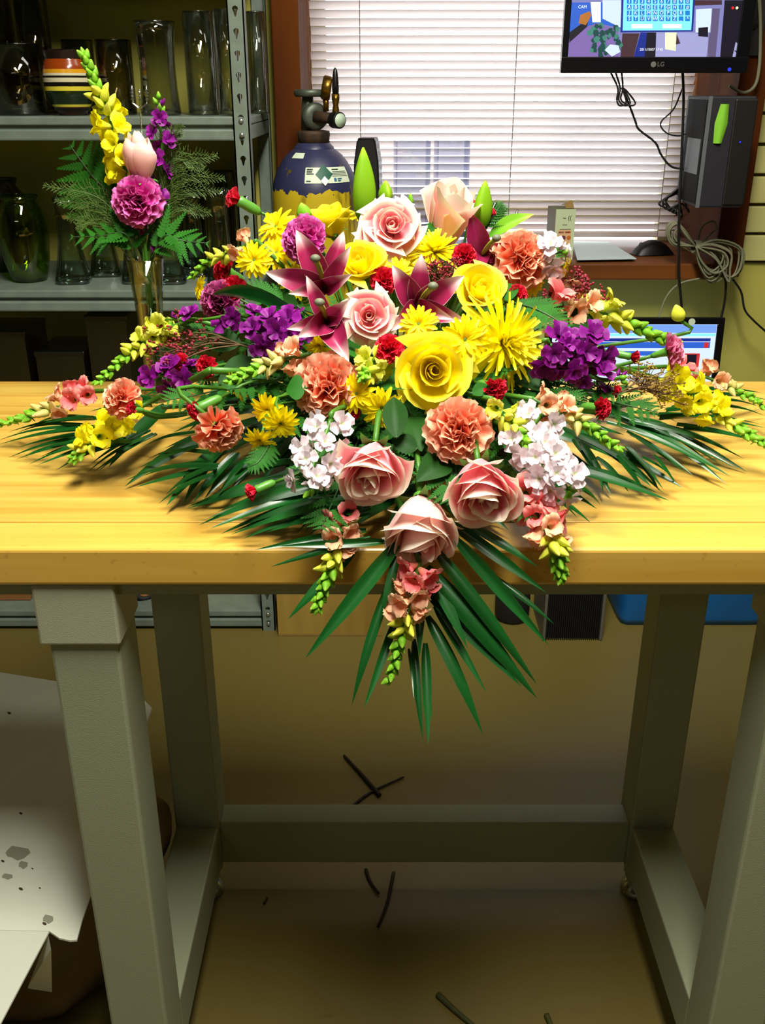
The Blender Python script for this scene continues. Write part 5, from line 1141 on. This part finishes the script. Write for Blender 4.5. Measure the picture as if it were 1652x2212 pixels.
leaf('small green leaf right of the big yellow rose', on(1020, 850, .015), on(1060, 835, .02), .016, 'fern_green')
leaf('small toothed leaf left of the peach carnation', on(660, 838, .02), on(618, 842, .02), .03, 'fern_green')
leaf('dark leaf beside the front stem', on(900, 970, .01), on(845, 950, .015), .022)
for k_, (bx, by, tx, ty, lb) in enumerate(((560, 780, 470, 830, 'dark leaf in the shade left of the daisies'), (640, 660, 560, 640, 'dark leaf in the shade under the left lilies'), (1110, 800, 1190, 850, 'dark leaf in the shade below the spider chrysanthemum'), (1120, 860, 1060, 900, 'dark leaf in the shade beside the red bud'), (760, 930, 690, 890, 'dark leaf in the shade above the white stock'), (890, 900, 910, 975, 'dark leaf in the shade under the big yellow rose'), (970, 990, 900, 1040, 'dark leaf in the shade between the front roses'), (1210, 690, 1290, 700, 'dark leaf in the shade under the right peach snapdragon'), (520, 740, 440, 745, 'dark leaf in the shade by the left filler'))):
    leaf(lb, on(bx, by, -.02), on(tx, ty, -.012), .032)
# palm fronds: every leaflet its own blade
pf = MB(); pf.grid(lambda u, v: V(((2*u-1)*.5*min(1, (v+.03)**.45*1.25)*(1-v)**.85*1.35, v, .05*sin(pi*v)+.06*abs(2*u-1)*(1-v))), 4, 12); PALM = pf.mesh('leaflet', 'palm_green')
pf = MB(); pf.grid(lambda u, v: V(((2*u-1)*.5*min(1, (v+.03)**.45*1.25)*(1-v)**.85*1.35+.035*sin(pi*v)*(1/.1)*.0, v, .10*sin(pi*v)-.06*v*v-.05*abs(2*u-1)*(1-v))), 4, 12); PALM2 = pf.mesh('leaflet', 'palm_green')
def palm(label, base_px, leaves, basez=.97, rach=None):
    b0 = rach[0] if rach else on(*base_px); t = thing('palm_frond', label, 'palm frond', T(b0), 'palm fronds in the spray'); rr = random.Random(len(label)); far = None
    more = []
    for bx, by, tx, ty, w_ in leaves:
        if ty <= 1160 and rr.random() < .75: more.append((bx+rr.uniform(-22, 22), by+rr.uniform(-16, 12), tx+(bx-tx)*rr.uniform(.02, .22)+rr.uniform(-10, 10), ty+rr.uniform(-22, 4), w_*rr.uniform(.75, 1.1)))
    for i, (bx, by, tx, ty, w_) in enumerate(list(leaves)+more):
        if by > 1150: b = at(bx, by, .862)
        else:
            b = atz(bx, by, basez+.012*(i % 3)/2)
            if b.y < .875: b = at(bx, by, .878)
        tp = at(tx, ty, .845-max(0, ty-1200)*.00012) if ty > 1160 else atz(tx, ty, .939+.003*(i % 4))
        wm = w_*1.15*mpp(b)
        nr = V((rr.uniform(-.3, .3), -.35 if ty <= 1160 else -.9, 1 if ty <= 1160 else .45))
        put('leaflet', PALM if i % 2 else PALM2, t, T(-b0) @ orient(b, tp, nr, wm))
    e = rach[1] if rach else FOAM
    MB().tube(spline([V((0, 0, 0)), (e-b0)*.5+V((0, 0, .006)), e-b0], 8), .0026, 6).build('rachis', 'stem_dark', t, None, True)
palm('palm frond hanging over the table edge at the front', (905, 1130), [
 (764, 1190, 620, 1338, 30), (858, 1175, 659, 1423, 40), (840, 1260, 757, 1526, 26), (852, 1340, 785, 1533, 22), (893, 1380, 912, 1598, 20), (918, 1390, 925, 1611, 24), (884, 1400, 895, 1507, 12), (926, 1490, 934, 1556, 7),
 (925, 1330, 1046, 1587, 32), (938, 1310, 1051, 1497, 22), (922, 1225, 1163, 1511, 44), (915, 1270, 1127, 1484, 34), (940, 1185, 1163, 1481, 34), (985, 1165, 1185, 1394, 34), (1060, 1240, 1198, 1347, 16), (975, 1130, 1180, 1280, 30), (1000, 1125, 1163, 1224, 24),
 (830, 1170, 600, 1180, 22), (800, 1160, 583, 1224, 18), (790, 1145, 549, 1188, 22), (860, 1190, 820, 1340, 22), (930, 1240, 1010, 1400, 30), (910, 1260, 905, 1420, 26)], rach=(at(905, 1200, .862), FOAM))
palm('palm frond at the front left on the table', (760, 1040), [
 (740, 1010, 402, 1087, 34), (745, 1030, 399, 1100, 32), (752, 1035, 425, 1127, 34), (760, 1050, 450, 1143, 32), (765, 1065, 472, 1147, 30), (770, 1080, 498, 1155, 28), (778, 1090, 522, 1158, 26), (785, 1100, 575, 1150, 26),
 (700, 985, 436, 1040, 26), (690, 1070, 612, 1140, 16), (720, 1080, 640, 1150, 16), (740, 1090, 668, 1155, 16), (800, 1095, 700, 1150, 20)])
palm('palm frond at the left below the side-on peach carnation', (560, 940), [
 (480, 925, 268, 1044, 40), (500, 950, 360, 1092, 46), (470, 1000, 263, 1032, 22), (470, 1015, 292, 1053, 20), (460, 1020, 339, 1085, 20), (510, 980, 417, 1086, 24), (530, 990, 440, 1075, 22), (560, 990, 470, 1070, 22), (520, 930, 330, 985, 22), (600, 960, 500, 1060, 24), (420, 930, 300, 965, 16), (440, 965, 300, 1010, 16)])
palm('palm frond at the far left under the snapdragons', (350, 880), [
 (250, 935, 12, 983, 18), (260, 940, 32, 993, 18), (265, 945, 56, 998, 18), (270, 948, 80, 1005, 18), (280, 950, 115, 1013, 18), (230, 928, -8, 962, 16), (215, 920, -10, 945, 14), (360, 880, 234, 1010, 40), (330, 935, 183, 1018, 16), (340, 940, 200, 1021, 16), (190, 915, 30, 930, 12), (330, 880, 190, 890, 14), (340, 865, 210, 868, 14)])
palm('palm frond at the right below the peach snapdragon', (1200, 920), [
 (1310, 885, 1617, 1011, 28), (1285, 890, 1578, 1030, 34), (1215, 920, 1437, 1058, 30), (1250, 945, 1475, 1054, 32), (1240, 945, 1322, 1065, 26), (1330, 985, 1393, 1063, 18), (1270, 965, 1305, 1062, 18), (1350, 965, 1433, 1058, 18), (1390, 985, 1470, 1048, 14), (1200, 1010, 1447, 1082, 28), (1240, 1040, 1300, 1090, 18), (1330, 920, 1540, 1010, 20), (1290, 985, 1360, 1062, 18), (1180, 1040, 1290, 1100, 22), (1170, 1060, 1280, 1128, 20), (1360, 940, 1500, 1030, 16), (1340, 900, 1480, 930, 18)])
palm('palm frond at the far right under the yellow snapdragon', (1300, 850), [
 (1270, 862, 1410, 846, 30), (1280, 885, 1450, 884, 30), (1360, 905, 1612, 985, 20), (1420, 900, 1655, 925, 18), (1440, 880, 1660, 890, 18), (1450, 865, 1664, 865, 16), (1380, 915, 1560, 1000, 16), (1460, 920, 1660, 962, 14)])
palm('palm frond at the back left lying toward the bud vase', (500, 800), [
 (480, 790, 330, 845, 24), (470, 800, 300, 862, 22), (440, 770, 290, 790, 20), (520, 830, 380, 900, 26), (540, 850, 400, 930, 26), (420, 840, 320, 880, 18)], .985)
palm('palm frond filling the shade left of the daisies', (640, 860), [
 (640, 850, 420, 870, 34), (640, 870, 400, 905, 34), (630, 890, 430, 950, 34), (640, 900, 470, 990, 34), (650, 920, 510, 1020, 34), (600, 840, 360, 850, 26), (660, 940, 560, 1040, 30), (680, 960, 600, 1060, 30), (560, 880, 370, 930, 26), (620, 960, 480, 1040, 28)], .958)
palm('palm frond filling the shade under the front roses', (850, 1000), [
 (860, 1020, 640, 1080, 36), (860, 1040, 650, 1110, 36), (870, 1050, 700, 1130, 34), (880, 1060, 760, 1140, 32), (890, 1070, 830, 1150, 30), (940, 1060, 1020, 1150, 30), (950, 1050, 1100, 1140, 34), (960, 1040, 1150, 1110, 34), (970, 1020, 1180, 1080, 32), (900, 1060, 900, 1150, 30), (840, 1000, 600, 1050, 30), (1000, 1000, 1220, 1050, 30)], .952)
palm('palm frond filling the shade right of the lime snapdragon', (1150, 900), [
 (1150, 880, 1330, 900, 30), (1150, 900, 1350, 940, 32), (1140, 920, 1330, 985, 32), (1130, 940, 1290, 1020, 32), (1120, 960, 1240, 1050, 30), (1160, 860, 1330, 860, 26)], .958)
# ferns
def fern_pinna():
    mb = MB(); n_ = 9
    for sd in (-1, 1):
        for i in range(n_):
            f = i/n_; y0 = .05+.88*f; ln = .25*(1-f*.86)*(1 if i else .8); w_ = .088*(1-.3*f)
            pts = [V((0, y0, 0)), V((sd*ln*.6, y0+.03, .008)), V((sd*ln, y0+.13, .012)), V((sd*ln*.55, y0+w_+.045, .008)), V((0, y0+w_, 0))]
            mb.add(pts if sd > 0 else pts[::-1], [(0, 1, 2, 3, 4)])
    mb.add([V((-.02, 0, 0)), V((.02, 0, 0)), V((.008, 1, 0)), V((-.008, 1, 0))], [(0, 1, 2, 3)])
    return mb
_fp = fern_pinna(); FERN = _fp.mesh('pinna', 'fern_green', False)
def fern(label, path, width, group='fern fronds in the spray', single=False, nr=V((0, -.5, .8)), n=12, name='fern_frond'):
    root = V(path[0]); t = thing(name, label, 'fern', T(root), group); sp_ = spline(path, 24)
    MB().tube([q-root for q in sp_], [.0018*(1-.7*i/24) for i in range(25)], 5).build('rachis', 'stem_dark', t, None, True)
    acc = MB()
    for i in range(n):
        f = .14+.82*i/(n-1); k_ = f*24; j = min(int(k_), 23); q = sp_[j].lerp(sp_[j+1], k_-j)-root; tn = (sp_[j+1]-sp_[j]).normalized(); side = tn.cross(nr).normalized()
        ln = width*(1-f)**.75*(.75+.5*min(1, f*4))+width*.06
        for sd in (-1, 1):
            d = (side*sd*.82+tn*.6).normalized(); M = orient(q, q+d*ln+V((0, 0, -.1*ln)), nr, ln*.78)
            if single: put('pinna', FERN, t, M)
            else: acc.add([M @ V(x) for x in _fp.v], _fp.f)
    if not single: tag(acc.build('blade', 'fern_green', t), kind='stuff')
    return t
for k_, (x, y, lf_, lb) in enumerate(((600, 650, -.01, 'behind the left lily'), (470, 720, -.01, 'beside the left filler'), (560, 830, 0, 'above the left daisies'), (440, 850, -.01, 'under the red bloom at the left'), (640, 900, -.01, 'left of the peach carnation'), (690, 1000, -.01, 'under the white stock'), (850, 985, -.015, 'between the peach carnations'), (960, 1030, -.02, 'between the front roses'), (1120, 960, -.01, 'under the lime snapdragon'), (1180, 850, -.005, 'under the spider chrysanthemum'), (1260, 840, -.01, 'below the purple cluster'), (1330, 870, -.01, 'beside the right palm'), (1050, 800, -.01, 'right of the big yellow rose'), (860, 830, -.02, 'left of the big yellow rose'), (760, 760, -.02, 'below the lower lily'), (1130, 690, -.01, 'above the spider chrysanthemum'), (560, 700, -.02, 'behind the purple stock'), (1100, 1060, -.02, 'right of the front roses'), (720, 1080, -.02, 'left of the front roses'), (650, 800, -.02, 'left of the round peach bloom'))):
    p = on(x, y, lf_); fern('dark fern frond tucked in '+lb, [FOAM+V((0, 0, .03)), FOAM.lerp(p, .55)+V((0, 0, .03)), p, p+(p-FOAM).normalized()*.05+V((0, 0, -.01))], .06)
fern('bright fern frond at the right under the peach snapdragon', [on(1090, 650, .02), on(1150, 665, .035), on(1200, 690, .04), on(1248, 722, .035)], .034, single=True)
fern('small fern tip beside the upper right lily bud', [on(1045, 500, 0), at(1070, 460, 1.28), at(1086, 436, 1.285)], .025, single=True)
fern('small fern tip below the lower left daisy', [on(590, 945, 0), on(560, 995, .01), on(535, 1010, .01)], .02, single=True)
# dark red filler sprays
def filler(label, c, tips, seed, group='dark red filler sprays', r=.0035, n=26, sp_=.022):
    t = thing('filler_spray', label, 'filler flower', T(c), group); rr = random.Random(seed); st = MB(); bl = MB()
    for q in tips:
        st.tube(spline([V((0, 0, 0)), (q-c)*.5+V((0, 0, .006)), q-c], 6), .0009, 4)
        for i in range(n//len(tips)):
            e = q-c+V((rr.gauss(0, sp_*.5), rr.gauss(0, sp_*.4), rr.gauss(0, sp_*.4))); st.tube([(q-c)*.75, e], .0005, 3); [bl.ball(e+V((rr.gauss(0, r*.7), rr.gauss(0, r*.6), rr.gauss(0, r*.6))), (r*rr.uniform(.35, .7), r*rr.uniform(.3, .6), r*rr.uniform(.3, .6)), 5, 3) for _ in range(4)]
    st.tube([V((0, 0, 0)), FOAM-c], .0012, 4)
    st.build('twigs', 'filler_stem', t, None, True); tag(bl.build('blossoms', 'filler_red', t, None, True), kind='stuff')
filler('loose dark red filler spray at the left above the red blooms', on(520, 745, 0), O([(400, 720), (360, 735), (345, 765), (430, 735), (395, 760), (370, 790)], .012), 1, n=66, sp_=.026)
filler('dark red filler spray between the middle lily and the yellow spider', on(940, 610, -.02), O([(930, 570), (945, 590), (970, 580), (955, 605), (985, 590)], .012), 2, n=60, r=.0028, sp_=.018)
filler('dark red filler spray standing up before the window ledge', at(1185, 650, 1.22), [at(1246, 600, 1.22), at(1262, 612, 1.22), at(1252, 622, 1.22)], 3, n=30, r=.004, sp_=.014)
filler('small dark red filler spray above the right peach snapdragon', at(1175, 660, 1.2), [at(1190, 632, 1.21), at(1182, 645, 1.21), at(1300, 632, 1.23)], 4, n=16, r=.0035, sp_=.01)
mat('filler_gold', (150, 122, 40), .6, objvar=.2)
_fr = MATS['filler_red']; MATS['filler_red'] = MATS['filler_gold']
filler('golden brown filler spray under the yellow snapdragon at the right', on(1340, 850, .0), O([(1400, 830), (1420, 845), (1385, 815), (1440, 850), (1415, 815)], .01), 6, n=90, r=.0026, sp_=.024)
MATS['filler_red'] = _fr
# plastic card picks
glass('pick_plastic', (235, 238, 238), base=.22, edge=.8, tedge=(190, 196, 196))
def pick(label, foot, neck, w_, h_):
    t = thing('card_pick', label, 'card holder', T(foot), 'clear plastic card picks'); ax = (neck-foot); up = ax.normalized(); sx = V((1, 0, 0)); sx = (sx-up*sx.dot(up)).normalized()
    MB().tube([V((0, 0, 0)), ax], .0011, 5).build('rod', 'pick_plastic', t, None, True)
    for k_ in (-1, 0, 1):
        b = ax+sx*w_/2*k_+up*h_*.3; MB().tube(spline([ax, ax+sx*w_/2*k_*.9+up*h_*.22, b, b+up*h_*(.7 if k_ else .5)], 10), .0012, 5).build('prong', 'pick_plastic', t, None, True)
        for j in range(4): MB().tube([b+up*h_*(.1+.14*j)-sx*.0022, b+up*h_*(.1+.14*j)+sx*.0022], .0009, 4).build('notch', 'pick_plastic', t, None, True)
pick('clear plastic card pick among the flowers before the carton', at(1070, 500, 1.27), at(1078, 482, 1.275), .030, .026)
# foam and tray
tr_ = thing('foam_tray', 'dark plastic tray of wet floral foam under the spray', 'tray', T(.02, 1.22, ZT))
MB().rbox(-.14, .14, -.11, .11, .0005, .028, .004).build('tray_body', 'tray', tr_); MB().rbox(-.125, .125, -.095, .095, .028, .085, .012).build('foam_block', 'wet_foam', tr_)

# ================================================================== bud vase arrangement
VY = 1.40; vb = at(312, 560, VY); VX = vb.x; zr = vb.z-ZT
glass('vase_glass', (236, 240, 228), base=.05, edge=.4, tedge=(150, 156, 138))
bv = thing('bud_vase', 'narrow flared glass bud vase standing at the back left of the bench', 'vase', T(VX, VY, ZT+.0005))
vp = [(.019, 0), (.020, .006), (.0165, .02), (.0165, zr*.35), (.020, zr*.7), (.0262, zr)]
MB().lathe(vp+[(max(.002, r-.0022), max(.012, z_)) for r, z_ in vp[::-1]], 24, None, flute=8, famp=.02).build('body', 'vase_glass', bv, None, True)
MB().tube([(.0255*cos(a*pi/12), .0255*sin(a*pi/12), zr) for a in range(25)], .0014, 6, False).build('rim', 'vase_glass', bv, None, True)
glass('vase_water', (190, 200, 150), base=.03, edge=.3, tedge=(140, 150, 90)); MB().lathe([(.0135, .014), (.0138, zr*.35), (.017, zr*.68)], 20, cap1=True).build('water', 'vase_water', bv, None, True)
NECK = V((VX, VY, ZT+zr)); VB = V((VX, VY, ZT+.03))
def vstem(t, p, r=.0026):
    inv = t.matrix_basis.inverted(); s = t.matrix_basis.to_scale().x; j = V((random.uniform(-.008, .008), random.uniform(-.008, .008), 0))
    MB().tube([inv @ q for q in spline([p, p.lerp(NECK, .6)+j*.5, NECK+j, VB+j*.8], 12)], r/s, 6).build('stem', 'stem_green', t, None, True)
GVF = 'flowers in the bud vase'
pv = at(300, 345, 1.40); t = rose('pale pink rosebud in the bud vase', pv, (-.02, -.12, 1), .046, 'tight', 'rose_blush', .9, GVF, stem=False, seed=21); vstem(t, pv-V((0, 0, .04)))
pv = at(290, 432, 1.375); t = carnation('magenta carnation at the neck of the bud vase', pv, (-.1, -.95, .15), .071, 'carn_magenta', GVF, seed=22, stem=False); vstem(t, pv+V((.005, .03, -.01)))
t = snap('tall yellow snapdragon rising from the bud vase', [NECK+V((0, .006, .01)), at(290, 430, 1.42), at(265, 350, 1.42), at(228, 235, 1.42), at(180, 118, 1.42)], YE, .034, t0=.36, n=26, opn=.55, group=GVF, stem_r=.0036, seed=23, target=VB+V((.004, .006, 0)))
stock('purple stock with a green tip in the bud vase', [NECK+V((.004, .01, .01)), at(338, 420, 1.42), at(350, 330, 1.42), at(346, 270, 1.42), at(344, 222, 1.42)], 12, 'stock_purple', .015, .013, GVF, 7, seed=24, target=VB+V((-.005, .005, 0)))
fern('leather fern frond at the left of the bud vase', [NECK+V((0, .012, -.01)), at(250, 440, 1.44), at(195, 375, 1.45), at(150, 312, 1.46)], .085, 'fern fronds in the bud vase', True, V((0, -1, .1)), 9)
fern('leather fern frond at the lower right of the bud vase', [NECK+V((.01, -.004, 0)), at(355, 510, 1.38), at(395, 520, 1.38), at(452, 526, 1.38)], .055, 'fern fronds in the bud vase', True, V((0, -.6, .8)), 8)
fern('leather fern frond at the lower left of the bud vase', [NECK+V((-.01, -.004, 0)), at(270, 505, 1.38), at(215, 510, 1.38), at(150, 512, 1.38)], .05, 'fern fronds in the bud vase', True, V((0, -.6, .8)), 8)
def wisp(label, tip, mid, seed):
    t = thing('feathery_fern', label, 'fern', T(NECK), 'feathery ferns in the bud vase'); rr = random.Random(seed); mb = MB(); path = spline([V((0, 0, -.03)), mid-NECK, tip-NECK], 30)
    mb.tube(path, [.0009*(1-.6*i/30) for i in range(31)], 4)
    for i in range(9, 30):
        q = path[i]; tn = (path[min(30, i+1)]-path[i-1]).normalized(); ln = .040*(1-(i-9)/24)
        for sd in (-1, 1):
            sv = tn.cross(V((0, -1, .1))).normalized()*sd; e = q+(tn*.8+sv*.5+V((0, rr.uniform(-.3, .3), 0)))*ln*rr.uniform(.6, 1.1); mb.tube([q, e], .0005, 3)
            for k_ in range(4):
                f = .3+.2*k_; m_ = q.lerp(e, f); mb.tube([m_, m_+(tn*.7+sv*(.9 if k_ % 2 else -.5))*ln*.28*rr.uniform(.6, 1.2)], .0004, 3)
    tag(mb.build('foliage', 'wisp_green', t), kind='stuff')
for k_, (mx_, my_, tx, ty, lb) in enumerate(((230, 440, 92, 400, 'feathery fern spray reaching farthest left from the bud vase'), (230, 460, 118, 432, 'feathery fern spray just under the farthest left one'), (240, 480, 140, 468, 'feathery fern spray low at the left of the bud vase'), (220, 490, 165, 488, 'short feathery fern spray above the lower left fern'), (370, 400, 486, 385, 'feathery fern spray reaching farthest right from the bud vase'), (370, 380, 470, 335, 'feathery fern spray rising right of the bud vase'), (370, 430, 480, 412, 'feathery fern spray level at the right of the bud vase'), (370, 460, 455, 460, 'feathery fern spray low at the right of the bud vase'), (360, 360, 440, 365, 'feathery fern spray beside the purple stock'), (350, 340, 395, 270, 'thin feathery fern wisp above the purple stock'))):
    wisp(lb, at(tx, ty, 1.40+.01*(k_ % 3)), at(mx_, my_, 1.42), k_)
pick('clear plastic fork-shaped card pick above the bud vase', NECK+V((.002, .012, -.05)), at(303, 235, 1.44), .020, .030)
